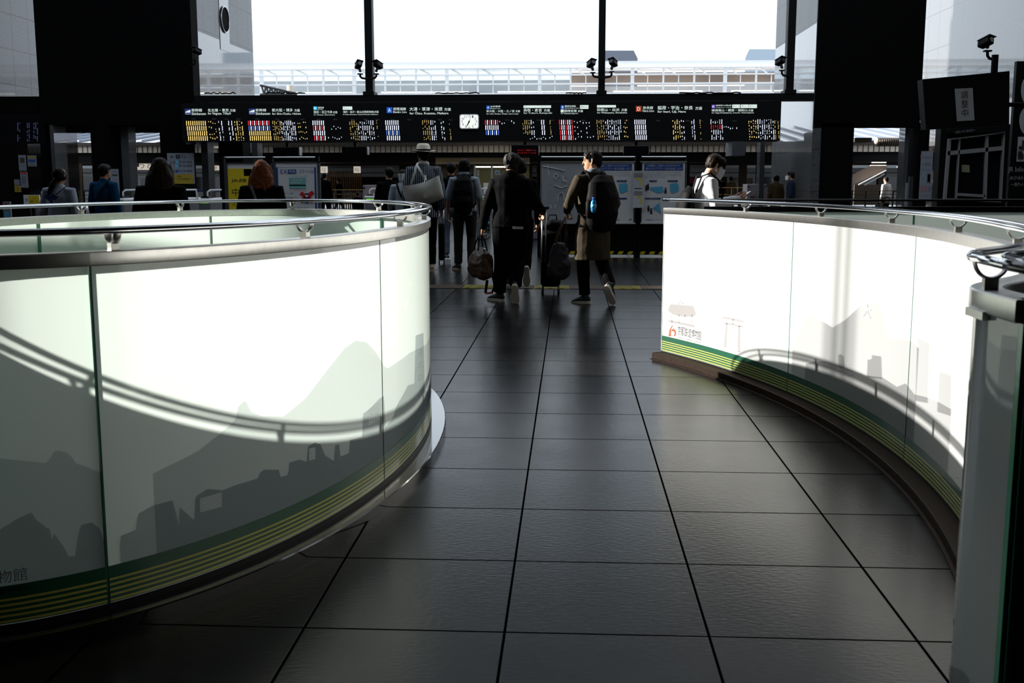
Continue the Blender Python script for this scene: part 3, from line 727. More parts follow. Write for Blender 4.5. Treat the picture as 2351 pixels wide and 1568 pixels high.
# clock on the board
CK = thing('clock', (bx(1077), YB-.05, bz(296)), 'square white station clock with black numerals in the middle of the departure board', 'clock')
f = rect_fn(1055, 262, 1099.4, 296, YB-.05); p, q = f(0, 0), f(1, 1); cx_, cz_ = (p.x+q.x)/2, (p.z+q.z)/2; hw, hh = (q.x-p.x)/2, (q.z-p.z)/2
def rrect(hw, hh, r, n=6):
    o = []
    for sx, sy, a in ((1, 1, 0), (-1, 1, 90), (-1, -1, 180), (1, -1, 270)):
        for k in range(n+1):
            t_ = math.radians(a+90*k/n); o.append((sx*(hw-r)+r*math.cos(t_), sy*(hh-r)+r*math.sin(t_)))
    return o
b = bm_new(); prism(b, [(cx_+x, cz_+z) for x, z in rrect(hw, hh, .055)], .045, y0=YB-.05); part('clock_case', b, 'white_plastic', CK)
mat('clock_face', (.93, .93, .88), .5, emit=.75)
b = bm_new(); prism(b, [(cx_+x, cz_+z) for x, z in rrect(hw-.02, hh-.02, .045)], .006, y0=YB-.055); part('clock_face', b, 'clock_face', CK)
b = bm_new()
for k in range(1, 13):
    a = PI/2-k*PI/6; rx, rz = hw*.74, hh*.76; mx_, mz_ = cx_+rx*math.cos(a), cz_+rz*math.sin(a); s_ = .038; wv = s_*(1.5 if k > 9 else .8)
    write(b, str(k), (lambda mx_, mz_, wv, s_: lambda u, v: Vector((mx_+wv*(u-.5), YB-.058, mz_+s_*1.5*(v-.5))))(mx_, mz_, wv, s_), res=2)
part('numerals', b, 'ink_black', CK)
def hand(a, l, wd, nm):
    b = bm_new(); d = Vector((math.sin(a), 0, math.cos(a))); s_ = Vector((math.cos(a), 0, -math.sin(a))); o = Vector((cx_, YB-.061, cz_))
    quad(b, [o-d*l*.15-s_*wd, o+d*l-s_*wd*.5, o+d*l+s_*wd*.5, o-d*l*.15+s_*wd]); part(nm, b, 'ink_black', CK)
hand(math.radians(205), hh*.55, .018, 'hour_hand'); hand(math.radians(208), hh*.95, .012, 'minute_hand'); hand(math.radians(20), hh*.9, .005, 'second_hand')

# ================================================================ SECURITY CAMERAS on the mullions
def cctv(px, py, ax, ay, Y, side, label, size=1.):
    """housing near (px,py); arm foot at (ax,ay) on the post"""
    t = thing('security_camera', at(ax, ay, Y), label, 'camera', 'security cameras in the hall'); k = Y/FPX*size
    c = at(px, py, Y); r = Matrix.Translation(c) @ Matrix.Rotation(math.radians(25*side), 4, 'Z') @ Matrix.Rotation(math.radians(-16), 4, 'X') @ Matrix.Rotation(math.radians(14*side), 4, 'Y')
    b = bm_new(); rbox(b, None, (13*k, 24*k, 11*k), 2*k, 2, r); part('housing', b, 'black_metal', t)
    b = bm_new(); rbox(b, None, (15*k, 28*k, 1.6*k), .5*k, 1, r @ Matrix.Translation((0, -2*k, 6.4*k))); part('sun_shield', b, 'silver' if size > 1.2 else 'dark_steel', t)
    b = bm_new(); tube(b, [r @ Vector((0, -12*k, 0)), r @ Vector((0, -13.5*k, 0))], 4.2*k, 14, round_=False); part('lens', b, 'black_gloss', t)
    e = at(px+5*-side*0+side*4, py+22, Y); el = at(px+side*4, ay-2, Y); fo = at(ax, ay, Y)
    b = bm_new(); tube(b, [c+Vector((side*2*k, 0, -6*k)), e+Vector((0, 0, 8*k))], 3*k, 10); part('swivel', b, 'dark_steel', t, 'all')
    b = bm_new(); tube(b, [e, el+Vector((0, 0, 4*k)), el+Vector((side*3*k, 0, 0)), fo], 2.4*k, 10); part('arm', b, 'black_metal', t, 'all')
    b = bm_new(); rbox(b, e+Vector((0, 0, 2*k)), (12*k, 9*k, 2.6*k), .5*k); part('mount_plate', b, 'black_metal', t)
cctv(823, 150, 842, 181, FY-.08, 1, 'black security camera left of the first window mullion')
cctv(868, 150, 850, 181, FY-.08, -1, 'black security camera right of the first window mullion')
cctv(1357, 147, 1378, 178, FY-.08, 1, 'black security camera left of the middle window mullion')
cctv(1408, 145, 1388, 178, FY-.08, -1, 'black security camera right of the middle window mullion')
cctv(1791, 142, 1812, 175, FY-.08, 1, 'black security camera beside the right-hand mullion near the mirror wall')
cctv(452, 118, 436, 150, BY-.1, -1, 'small grey security camera on edge of the big left black block', .9)

# ================================================================ LOW BARRIER WITH NOTICE BOARDS (Y about 19)
YN = 19.0
def frame_board(x0, y0, x1, y1, label, Y=YN, fm='silver', th=.05, face='paper'):
    t = thing('notice_board', at((x0+x1)/2, y1, Y+.05), label, 'notice board', None)
    b = bm_new(); slab(b, x0, y0, x1, y1, Y, th); part('backing', b, 'black_metal', t)
    b = bm_new(); e = 2.6
    for q in ((x0, y0, x1, y0+e), (x0, y1-e, x1, y1), (x0, y0, x0+e, y1), (x1-e, y0, x1, y1)): slab(b, *q, Y-.025, .03)
    part('board_frame', b, fm, t)
    b = bm_new(); slab(b, x0+e, y0+e, x1-e, y1-e, Y-.012, .012); part('poster', b, face, t)
    return t
def printed(t, items, Y=YN, nm='printing'):
    """items: (material, writing or None, x0,y0,x1,y1)"""
    for it in items:
        b = bm_new()
        if it[1]: write(b, it[1], rect_fn(*it[2:6], Y-.0185), res=1)
        else: rect(b, *it[2:6], Y-.0165)
        part('writing' if it[1] else nm, b, it[0], t)
def lines(m_, x0, y0, x1, n, dy, h, seed=1):
    r = random.Random(seed); o = []
    pool = 'お客様にご協力いただきながら駅のバリアフリー化を加速します料金制度を活用し整備を進めてまいりますエレベーターホーム柵'
    for i in range(n):
        k = r.randrange(0, 12); e = x1 if i < n-1 else x0+(x1-x0)*.55
        o.append((m_, pool[k:k+int((e-x0)/3.4)], x0, y0+i*dy, e, y0+i*dy+h))
    return o
mat('board_grey', (.40, .42, .47), .35, coat=.6)
W1 = frame_board(1240, 370, 1350, 514, 'grey glossy notice board with scribbles and pale writing in the middle of the barrier', face='board_grey')
printed(W1, lines('ink_grey', 1257, 418, 1318, 3, 5, 2.2, 3)+lines('ink_grey', 1257, 437, 1322, 4, 5, 2.2, 4)+lines('ink_grey', 1258, 458, 1320, 4, 4.4, 2, 5)+[('ink_grey', None, 1282, 407, 1285, 409), ('ink_grey', None, 1298, 406, 1300, 409)])
b = bm_new()
mat('scribble', (.80, .80, .78), .4)
for pts in ([(1257,378),(1258,390),(1261,400),(1259,401)], [(1247,382),(1275,387),(1296,392)], [(1272,405),(1275,399),(1280,401),(1280,407),(1276,412),(1272,408),(1272,405)], [(1292,404),(1293,415),(1300,417)], [(1273,425),(1281,429),(1289,432),(1302,427)], [(1280,462),(1283,447),(1290,442),(1295,450),(1295,461)], [(1262,471),(1266,478)], [(1277,469),(1274,477)], [(1293,470),(1293,478)]):
    tube(b, [at(x, y, YN-.018) for x, y in pts], .006, 6)
part('pen_scribble', b, 'scribble', W1)
W2 = frame_board(1352, 370, 1459, 514, 'white barrier-free notice board with blue heading behind the person in the coat')
W3 = frame_board(1470, 370, 1576, 514, 'white barrier-free notice board with blue heading at the right end of barrier')
for W_, o_ in ((W2, -117), (W3, 0)):
    x = lambda v: v+o_
    printed(W_, [('blue_print', None, x(1479), 376, x(1568), 391), ('paper', 'お客様にご協力いただきながら', x(1486), 377.5, x(1561), 383), ('paper', '駅のバリアフリー化を加速します', x(1483), 384.5, x(1566), 390)]
            +lines('navy_print', x(1481), 395, x(1565), 4, 3.6, 2.2, 8)
            +[('navy_print', None, x(1491), 413.5, x(1508), 417.5), ('navy_print', None, x(1533), 413.5, x(1556), 417.5), ('navy_print', None, x(1481), 454, x(1516), 457.5), ('navy_print', None, x(1520), 454, x(1556), 457.5),
              ('paper', 'ホーム柵', x(1494), 414, x(1505), 417), ('paper', 'エレベーター', x(1536), 414, x(1553), 417), ('paper', 'ホーム安全スクリーン', x(1484), 454.7, x(1513), 457), 
              ('navy_print', '鉄道駅バリアフリー料金制度', x(1483), 503, x(1540), 506.5), ('navy_print', 'JR', x(1560), 502, x(1569), 508)])
    for pts in ([(1492,430),(1522,428),(1524,440),(1512,444),(1494,436)], [(1538,422),(1553,420),(1558,424),(1558,438),(1544,444),(1539,440)], [(1498,478),(1514,465),(1518,492),(1512,486)]):
        b = bm_new(); quad(b, [at(x(px), py, YN-.0168) for px, py in pts]); part('pictogram', b, 'sky_print', W_)
    for px, py in ((1484, 430), (1488, 427), (1528, 436), (1489, 477), (1495, 483)):
        b = bm_new(); pc = at(x(px), py, YN-.017); ball(b, pc+Vector((0, 0, .028)), (.014, .002, .014), sub=2); quad(b, [pc+Vector((-.016, 0, .012)), pc+Vector((.016, 0, .012)), pc+Vector((.02, 0, -.06)), pc+Vector((-.018, 0, -.06))]); part('pictogram', b, 'ink_black', W_)
# clear pocket of leaflets hung between the two white boards
LP_ = thing('leaflet_pocket', at(1465, 478, YN-.06), 'clear plastic leaflet pockets hung between the two white notice boards', 'leaflet holder')
for y0, y1 in ((392, 432), (434, 477)):
    b = bm_new(); slab(b, 1452, y0, 1479, y1, YN-.06, .02); pk = part('pocket', b, 'paper_grey', LP_)
    b = bm_new(); rect(b, 1463, y0+16, 1471, y0+21, YN-.062); rect(b, 1470, y0+22, 1474, y0+34, YN-.062); part('leaflet', b, 'yellow_print', pk)
    b = bm_new()
    for k in range(5): rect(b, 1455, y0+5+k*2.2, 1476, y0+6+k*2.2, YN-.062)
    part('leaflet', b, 'ink_grey', pk)
EXB = frame_board(630, 371, 734, 517, 'white ticket-booking notice board with teal ticket picture and red cross')
printed(EXB, [('blue_print', None, 637, 384, 725, 384.7), ('blue_print', None, 637, 500, 725, 500.7), ('blue_print', None, 637, 384, 637.7, 500), ('blue_print', None, 724.3, 384, 725, 500),
    ('blue_print', None, 661, 389, 680, 399), ('blue_print', 'EX', 644, 389, 660, 399), ('paper', '予約', 663, 390.5, 678, 398), ('blue_print', 'スマートEX', 686, 389, 721, 398), ('teal_print', 'きっぷ受け取りのお客様', 659, 402, 707, 406.5),
    ('teal_print', None, 664, 408, 702, 433), ('paper', '京都 ▶ 東京', 670, 411, 695, 415), ('paper', '新幹線特急券', 668, 417, 690, 421), ('sky_print', None, 664.5, 424, 701.5, 427),
    ('red_print', 'きっぷ受け取り後は', 667, 435, 703, 439), ('ink_black', '今すぐご乗車', 652, 442, 673, 446), ('ink_black', '中央改札口へ', 654, 452, 686, 459), ('navy_print', 'のりかえのお客様はこちらへ', 664, 476, 708, 479.5)])
b = bm_new()
for a_, e_ in (((690, 443), (719, 464)), ((719, 441), (690, 464))):
    A, B_ = at(*a_, YN-.0175), at(*e_, YN-.0175); d = (B_-A).normalized(); n_ = Vector((-d.z, 0, d.x))*.035; quad(b, [A-n_, B_-n_, B_+n_, A+n_])
part('red_cross', b, 'red_print', EXB)
b = bm_new(); c = at(704, 449, YN-.019); ball(b, c, (.03, .003, .034), sub=2); part('printed_face', b, 'cream', EXB)
b = bm_new(); c = at(704, 460, YN-.019); quad(b, [c+Vector((-.04, 0, -.05)), c+Vector((.04, 0, -.05)), c+Vector((.03, 0, .05)), c+Vector((-.03, 0, .05))]); ball(b, at(704, 445.8, YN-.0195), (.036, .003, .02), sub=2); part('printed_figure', b, 'navy_print', EXB)
JRB = frame_board(519, 373, 622, 520, 'yellow railway-line notice board partly hidden behind the person with auburn hair')
printed(JRB, [('yellow_print', None, 526, 387, 618, 517), ('sky_print', None, 560, 388, 577, 404), ('navy_print', None, 563, 391, 574, 399), ('paper', None, 564.5, 393, 572.5, 396), ('ink_black', 'JR線', 531, 410, 566, 420), ('ink_black', '中央口', 533, 432, 590, 450), ('ink_black', 'のりかえ', 533, 460, 600, 474)])
# barrier: black fence carrying the boards
BF = thing('barrier', at(1400, 590, YN), 'black metal barrier carrying the notice boards across the concourse', 'barrier')
zt = at(1400, 361, YN+.12).z
for x0, x1 in ((518, 620), (628, 733), (1238, 1460), (1466, 1576)):
    b = bm_new(); A, B_ = at(x0, 515, YN+.12), at(x1, 515, YN+.12); tube(b, [(A.x, YN+.12, zt), (B_.x, YN+.12, zt)], .018, 8); part('top_rail', b, 'silver', BF, 'all')
    b = bm_new(); box(b, (A.x, YN+.1, .10), (B_.x, YN+.14, at(1400, 513, YN).z)); part('skirt_panel', b, 'black_metal', BF)
    b = bm_new(); n = int((B_.x-A.x)/.16)
    for i in range(n):
        xa = A.x+(B_.x-A.x)*(i+.1)/n; quad(b, [(xa, YN+.097, .05), (xa+.085, YN+.097, .05), (xa+.12, YN+.097, .10), (xa+.035, YN+.097, .10)])
    part('hazard_tape', b, 'yellow_print', BF)
    b = bm_new(); box(b, (A.x, YN+.1, .04), (B_.x, YN+.13, .11)); part('tape_board', b, 'black', BF)
    for xx in (A.x, B_.x):
        b = bm_new(); box(b, (xx-.03, YN+.06, 0), (xx+.03, YN+.16, zt+.02)); part('post', b, 'black_metal', BF)
# ================================================================ BEYOND THE GATES
# small hanging screens under the board
def hung_screen(x0, y0, x1, y1, Y, label, red=False):
    t = thing('hanging_screen', at((x0+x1)/2, y0, Y), label, 'screen', 'small hanging screens under the board')
    b = bm_new(); slab(b, x0, y0, x1, y1, Y, .3); part('casing', b, 'black_metal', t)
    b = bm_new(); slab(b, x1-.6, y0, x1+1.2, y1, Y-.02, .3); slab(b, x0, y0-.4, x1, y0+.6, Y-.02, .3); part('edge_trim', b, 'silver', t)
    b = bm_new(); slab(b, x0+2, y0+3, x1-2, y1-2, Y-.012, .01); part('glass', b, 'black_gloss', t)
    b = bm_new(); A = at((x0+x1)/2, y0, Y); box(b, (A.x-.04, Y+.1, A.z), (A.x+.04, Y+.18, Z_(320, 1200, 30.6))); part('hanger', b, 'black_metal', t)
    if red:
        b = bm_new(); write(b, 'まもなく 電車が 7:04', rect_fn(x0+14, y0+10, x1-5, y0+14, Y-.02), res=1); write(b, 'まいります 1 のりば', rect_fn(x0+14, y0+16, x1-5, y0+20, Y-.02), res=1); part('lit_text', b, 'led_red_dim', t)
hung_screen(628, 338, 686, 357, 30.5, 'dark hanging screen left of the booking notice board top')
hung_screen(785, 337, 842, 355, 30.5, 'dark hanging screen above the gap left of the hat wearer')
hung_screen(1174, 333, 1236, 356, 30.5, 'dark hanging screen with dim red lettering above the grey-haired person', True)
hung_screen(1432, 335, 1490, 354, 30.5, 'dark hanging screen above the two white notice boards')
b = bm_new(); slab(b, 1680, 325, 1712, 357, 30.0, 1.2); mat('grey_box', (.10, .105, .115), .6); solo('duct_box', b, 'grey_box', at(1696, 357, 30.5), 'square grey duct box hanging under the right end of the departure board', 'duct')
b = bm_new(); box(b, (PL, 30.45, Z_(326, 1200, 30.6)), (X_(1780, 310, 30.9), 30.9, Z_(306, 1200, 30.6))); struct('trim_2', b, 'black_metal')
# platform roof: fascia, soffit beams, ribbed roof
YF = 40.0
CN = thing('platform_roof', at(1200, 350, YF), 'long cream-edged platform roof beyond the gates', 'roof')
xa, xb = -26.0, 22.0
zf1, zf0 = at(1200, 334, YF).z, at(1200, 349.5, YF).z
b = bm_new(); box(b, (xa, YF, zf0), (xb, YF+.2, zf1)); part('fascia', b, 'cream', CN)
b = bm_new()
x = xa
while x < xb: box(b, (x, YF-.012, zf0), (x+.03, YF+.01, zf1)); x += .19
tag(part('fascia_groove', b, 'brown_dark', CN), kind='stuff')
b = bm_new(); box(b, (xa, YF-.1, zf1), (xb, YF+.3, at(1200, 326, YF).z)); part('gutter', b, 'brown_dark', CN)
b = bm_new(); box(b, (xa, YF+.3, at(1200, 372, YF+.3).z), (xb, YF+1.2, zf0)); part('edge_beam', b, 'black_metal', CN)
zr0, zr1 = at(1200, 325, YF).z, at(1200, 295, YF+9).z
b = bm_new(); quad(b, [(xa, YF+.3, zr0), (xb, YF+.3, zr0), (xb, YF+9, zr1), (xa, YF+9, zr1)]); quad(b, [(xa, YF+.3, zr0-.08), (xa, YF+9, zr1-.08), (xb, YF+9, zr1-.08), (xb, YF+.3, zr0-.08)]); part('roof_sheet', b, 'white_paint', CN)
mat('roof_blue', (.16, .19, .25), .5)
k = 0; x = xa
while x < xb:
    b = bm_new(); quad(b, [(x, YF+.3, zr0+.02), (x+.35, YF+.3, zr0+.02), (x+.35, YF+9, zr1+.02), (x, YF+9, zr1+.02)]); quad(b, [(x+.35, YF+.3, zr0+.02), (x+.35, YF+.3, zr0+.10), (x+.35, YF+9, zr1+.10), (x+.35, YF+9, zr1+.02)]); part('roof_rib', b, 'roof_blue', CN); x += .8
b = bm_new(); box(b, (xa, YF+1.2, zf0+.02), (xb, YF+16, zf0+.12)); part('soffit', b, 'brown_dark', CN)
for i, y in enumerate((YF+3, YF+6, YF+9.5, YF+13)):
    b = bm_new(); box(b, (xa, y, zf0-.35), (xb, y+.25, zf0+.02)); part('cross_beam', b, 'brown_dark', CN)
for px in (925, 1213, 1240, 1706, 1745, 2025):
    b = bm_new(); xx = at(px, 420, YF+4).x; box(b, (xx-.14, YF+4, 0), (xx+.14, YF+4.3, zf0)); part('column', b, 'brown_dark', CN)
# fluorescent tubes
for i, (p0, p1, py, Y, m_) in enumerate(((666, 731, 358, 42.2, 'tube_light'), (735, 767, 358, 42.2, 'tube_light'), (944, 959, 357, 42.2, 'tube_light'), (998, 1041, 357, 42.2, 'tube_light'), (1216, 1236, 356, 42.2, 'tube_light'), (1240, 1314, 356, 42.2, 'tube_light'), (1330, 1396, 358, 42.2, 'tube_light'), (1516, 1576, 355.5, 42.2, 'tube_light'), (1580, 1603, 355.5, 42.2, 'tube_light'), (2002, 2034, 372.5, 42, 'tube_light'), (1998, 2034, 380.5, 42.1, 'tube_light'))):
    t = thing('fluorescent_tube', at((p0+p1)/2, py-1, Y), 'x', 'light', 'fluorescent tubes under the platform roof')
    t['label'] = ['bright tube light above the left part of booking notice board', 'short bright tube just right of booking notice board post', 'bright tube light left of the white hat brim', 'bright tube light right of the white hat brim', 'short bright tube under the dim red screen', 'long bright tube above the scribbled grey board', 'faint tube light above the head of the coat wearer', 'bright tube light above right white notice board', 'short tube light right of the white notice boards', 'upper of two tube lights over the stair through right passage', 'lower of two tube lights over the stair through right passage'][i]
    b = bm_new(); A, B_ = at(p0, py, Y), at(p1, py, Y); tube(b, [(A.x, Y, A.z), (B_.x, Y, A.z)], .022, 8); part('tube', b, m_, t)
    b = bm_new(); box(b, (A.x, Y-.05, A.z+.02), (B_.x, Y+.05, A.z+.06)); part('fitting', b, 'dark_steel', t)
    if i > 8: 
        b = bm_new(); tube(b, [(A.x+.05, Y, A.z+.05), (A.x+.05, Y, zf0+.05)], .012, 6); part('hanger', b, 'dark_steel', t); b = bm_new(); tube(b, [(B_.x-.05, Y, A.z+.05), (B_.x-.05, Y, zf0+.05)], .012, 6); part('hanger', b, 'dark_steel', t)
# far lamp rows deep under the roof
b0 = None
for i, (p0, p1, py) in enumerate(((778, 787, 368), (790, 803, 368), (806, 814, 368), (823, 832, 368), (834, 844, 368), (846, 854, 368), (1246, 1254, 366), (1258, 1266, 366), (1270, 1278, 366), (1283, 1290, 366), (1294, 1302, 366))):
    b = bm_new(); A, B_ = at(p0, py, 52), at(p1, py, 52); box(b, (A.x, 52, A.z-.02), (B_.x, 52.1, A.z+.02))
    o = solo('distant_lamp', b, 'tube_light', A, 'small distant lamp deep under the platform roof '+('left of the hat wearer' if px < 0 or p0 < 900 else 'above the scribbled board'), 'light', 'distant lamps '+('left' if p0 < 900 else 'right')+' under the platform roof')
# train
TR = thing('train', at(1650, 440, 50), 'white and grey commuter train standing at the far platform', 'train')
def tz(py, Y=50): return at(1400, py, Y).z
b = bm_new(); prism(b, [(-30, tz(470)), (24, tz(470)), (24, tz(390)), (23.9, tz(386)), (-29.9, tz(386)), (-30, tz(390))], 2.6, y0=50); part('body', b, 'white_paint', TR)
b = bm_new(); box(b, (-30, 50.1, tz(386)), (24, 52.5, tz(378))); part('roof', b, 'silver', TR)
b = bm_new(); box(b, (-30, 49.97, tz(436)), (24, 50.02, tz(406))); part('window_band', b, 'black_gloss', TR)
b = bm_new(); box(b, (-30, 49.97, tz(441)), (24, 50.01, tz(436.5))); part('blue_stripe', b, 'blue_print', TR)
b = bm_new(); box(b, (-30, 49.96, tz(398)), (24, 50.01, tz(396))); part('side_groove', b, 'grey_box', TR)
for i in range(14):
    b = bm_new(); x = -28+i*3.9; box(b, (x, 49.95, tz(470)), (x+1.3, 50.0, tz(404))); dr = part('door', b, 'paper_grey', TR)
    b = bm_new(); box(b, (x+.15, 49.93, tz(430)), (x+.55, 49.96, tz(408))); box(b, (x+.75, 49.93, tz(430)), (x+1.15, 49.96, tz(408))); part('door_glass', b, 'black_gloss', dr)
mat('magenta', (.62, .02, .18), .5)
b = bm_new(); slab(b, 1577, 408, 1596, 421, 46, .05); solo('platform_poster', b, 'magenta', at(1586, 421, 46), 'magenta poster on the platform just left of the masked person', 'poster')
# fences with gold rails
def fence(p0, p1, ys, Y, label, bars=0):
    t = thing('platform_fence', at((p0+p1)/2, ys[-1], Y), label, 'fence')
    mat('gold_rail', (.26, .16, .04), .4)
    for y in ys:
        b = bm_new(); A, B_ = at(p0, y, Y), at(p1, y, Y); tube(b, [(A.x, Y, A.z), (B_.x, Y, A.z)], .013, 6); part('rail', b, 'gold_rail', t)
    n = max(2, bars)
    for i in range(n+1):
        b = bm_new(); A = at(p0+(p1-p0)*i/n, ys[0], Y); box(b, (A.x-.02, Y-.02, 0), (A.x+.02, Y+.02, A.z)); part('post', b, 'brown_dark', t)
fence(735, 872, (436, 446, 456, 464), 37, 'low fence with gold rails seen left of the hat wearer', 8)
fence(1640, 1762, (431, 447, 455, 462), 37, 'low fence with gold rails behind the masked person', 3)
fence(1956, 2082, (438, 446, 454, 466), 33, 'low fence with gold rails seen through the right side passage', 4)
fence(180, 206, (438, 448, 457), 36, 'low fence with gold rails seen through the left side passage', 2)
b = bm_new()
for i in range(16):
    x = at(752+i*5, 420, 44).x; box(b, (x, 44, 0), (x+.05, 44.05, tz(392, 44)))
mat('wood_slat', (.16, .085, .035), .6); solo('slatted_screen', b, 'wood_slat', at(800, 470, 44), 'dark brown vertical slat screen on the platform left of the hat wearer', 'screen', kind='stuff')
# shop signs on the far platform
def shop_sign(x0, y0, x1, y1, Y, s, label, red=None):
    t = thing('shop_sign', at((x0+x1)/2, y1, Y), label, 'sign'); mat('sign_lit', (.85, .78, .66), .5, emit=.55)
    b = bm_new(); slab(b, x0, y0, x1, y1, Y, .18); part('light_box', b, 'sign_lit', t)
    b = bm_new(); k = (y1-y0)*.16; write(b, s, rect_fn(x0+(8.5 if red else k), y0+k, x1-k, y1-k, Y-.01)); part('brush_writing', b, 'ink_black', t)
    if red:
        b = bm_new(); slab(b, x0+.5, y0+1, x0+6.5, y0+14, Y-.02, .02); r_ = part('red_seal', b, 'red_print', t); b = bm_new(); write(b, '京', rect_fn(x0+1.5, y0+6, x0+5.5, y0+12, Y-.03)); part('seal_mark', b, 'paper', r_)
    b = bm_new(); A = at((x0+x1)/2, y0, Y); box(b, (A.x-.03, Y+.05, A.z), (A.x+.03, Y+.1, zf0)); part('hanger', b, 'brown_dark', t)
shop_sign(312, 369, 372, 390, 43.5, 'うどん', 'lit cream noodle shop sign seen through the left passage', True)
shop_sign(736, 382, 750, 397, 43.5, 'そば', 'small lit shop sign between the booking notice board and platform'); shop_sign(812, 382, 826, 397, 43.5, '弁当', 'small lit shop sign over the slat screen left of hat wearer')
shop_sign(490, 380, 500, 391, 43.5, '駅', 'tiny lit sign right of the grey granite pier strip')
# lit shop front through the left side passage
t = thing('lit_kiosk', at(172, 470, 41), 'brightly lit kiosk seen through the left side passage', 'kiosk')
b = bm_new(); slab(b, 152, 370, 186, 470, 43, .1); mat('kiosk_wall', (.30, .22, .15), .6); part('back_wall', b, 'kiosk_wall', t)
b = bm_new(); slab(b, 173, 375, 180, 470, 42.6, .2); part('post', b, 'cream', t)
b = bm_new(); slab(b, 163, 405, 173, 462, 42.8, .05); pn = part('card_rack', b, 'paper', t)
for k, m_ in enumerate(('sky_print', 'teal_print', 'blue_print', 'yellow_print', 'ink_grey')):
    b = bm_new(); slab(b, 165, 408+k*10, 171, 415+k*10, 42.77, .02); part('card', b, m_, pn)
for px, py in ((158, 369), (165, 369), (170, 377), (175, 370)):
    b = bm_new(); ball(b, at(px, py, 42), .05, sub=2); part('bulb', b, 'tube_light', t)
for i, (x0, x1, py) in enumerate(((158, 172, 390), (158, 178, 396))):
    b = bm_new(); A, B_ = at(x0, py, 42.7), at(x1, py, 42.7); box(b, (A.x, 42.7, A.z-.02), (B_.x, 42.75, A.z+.02)); part('shelf_light', b, 'tube_light', t)
# ticket office, lit inside
t = thing('ticket_office', at(1120, 470, 38), 'lit yellow-green office room behind the gates between backpacker and grey-haired person', 'office')
mat('office_wall', (.34, .32, .14), .6); mat('office_dark', (.10, .075, .03), .6)
b = bm_new(); slab(b, 1000, 362, 1215, 372, 38, .3); slab(b, 1000, 376, 1090, 475, 38.2, .1); part('front_wall', b, 'office_dark', t)
b = bm_new(); slab(b, 1000, 372, 1215, 377, 37.9, .2); part('fascia', b, 'kiosk_wall', t)
b = bm_new(); slab(b, 1085, 380, 1215, 480, 41, .1); part('back_wall', b, 'office_wall', t)
for px in (1090, 1129, 1172):
    b = bm_new(); slab(b, px-2, 380, px+2, 480, 38, .12); part('door_post', b, 'paper_grey', t)
for x0, x1 in ((1092, 1127), (1133, 1165)):
    b = bm_new(); slab(b, x0, 382, x1, 384.6, 38.6, .05); part('strip_light', b, 'tube_light', t)
b = bm_new(); slab(b, 1136, 390, 1148, 402, 40.9, .03); nt_ = part('wall_notice', b, 'paper', t); b = bm_new(); slab(b, 1139, 394, 1145, 399, 40.85, .02); part('notice_print', b, 'sky_print', nt_)
b = bm_new(); slab(b, 1095, 390, 1100, 405, 40.9, .03); part('wall_notice', b, 'paper', t)
b = bm_new(); slab(b, 1110, 420, 1180, 475, 39.5, .6); part('counter', b, 'white_plastic', t)
# vending cabinets with blue corner tape
for i, (x0, y0, x1, y1, lab) in enumerate(((833, 425, 873, 480, 'pinkish white cabinet with blue corner tape left of the hat wearer'), (1716, 423, 1761, 480, 'pinkish white cabinet with blue corner tape right of the masked person'))):
    t = thing('cabinet', at((x0+x1)/2, y1, 31), lab, 'cabinet', 'taped cabinets by the gates'); mat('pink_white', (.52, .44, .43), .6)
    b = bm_new(); A, B_ = at(x0, y0, 31), at(x1, y0, 31); box(b, (A.x, 31, 0), (B_.x, 31.8, A.z)); part('body', b, 'pink_white', t)
    for px in (x0, x1-5):
        b = bm_new(); slab(b, px, y0+4, px+5, y0+7.5, 30.98, .02); part('tape', b, 'blue_print', t)
    b = bm_new(); slab(b, x0+6, y0+27, x0+17, y0+28.2, 30.98, .02); slab(b, x0+22, y0+27, x0+33, y0+28.2, 30.98, .02); part('slot', b, 'ink_black', t)
    b = bm_new(); slab(b, x0+6, y0+30, x1-7, y0+30.8, 30.98, .02); part('panel_seam', b, 'grey_box', t)
# stair with bright handrails through the right passage
t = thing('platform_stair', at(2010, 470, 38), 'stair flank with bright handrails seen through the right passage', 'stair')
b = bm_new(); Yp = 37.5
quad(b, [at(1958, 424, Yp), at(2036, 390, Yp), at(2036, 380, Yp), at(2000, 380, Yp), at(1958, 400, Yp)]); mat('stair_flank', (.40, .30, .24), .6); part('flank', b, 'stair_flank', t)
for (x0, y0, x1, y1) in ((1972, 424, 2034, 392), (1986, 425, 2030, 400), (2060, 384, 2072, 378)):
    b = bm_new(); tube(b, [at(x0, y0, 37.3), at(x1, y1, 37.3)], .025, 8); part('handrail', b, 'white_plastic', t)
b = bm_new(); slab(b, 1960, 424, 2040, 470, 38, .1); part('base_wall', b, 'brown_dark', t)
b = bm_new(); slab(b, 1962, 316, 2002, 326, 34, 1.2); part('lintel', b, 'brown_dark', t)
b = bm_new()
tube(b, [at(2012, 326, 34), at(2082, 326, 34)], .12, 12); tube(b, [at(2014+i*0, 326, 33.9) for i in (0, 1)], .01, 4) if False else None
o = solo('air_duct', b, 'cream', at(2047, 326, 34), 'ribbed pale pipe above the right side passage', 'pipe', smooth='all')
for i in range(14):
    b = bm_new(); c = at(2015+i*5, 326, 34); tube(b, [c+Vector((-.015, 0, 0)), c+Vector((.015, 0, 0))], .135, 12, round_=False); part('rib', b, 'brown_dark', o)
mat('gallery_white', (.93, .93, .94), .5)
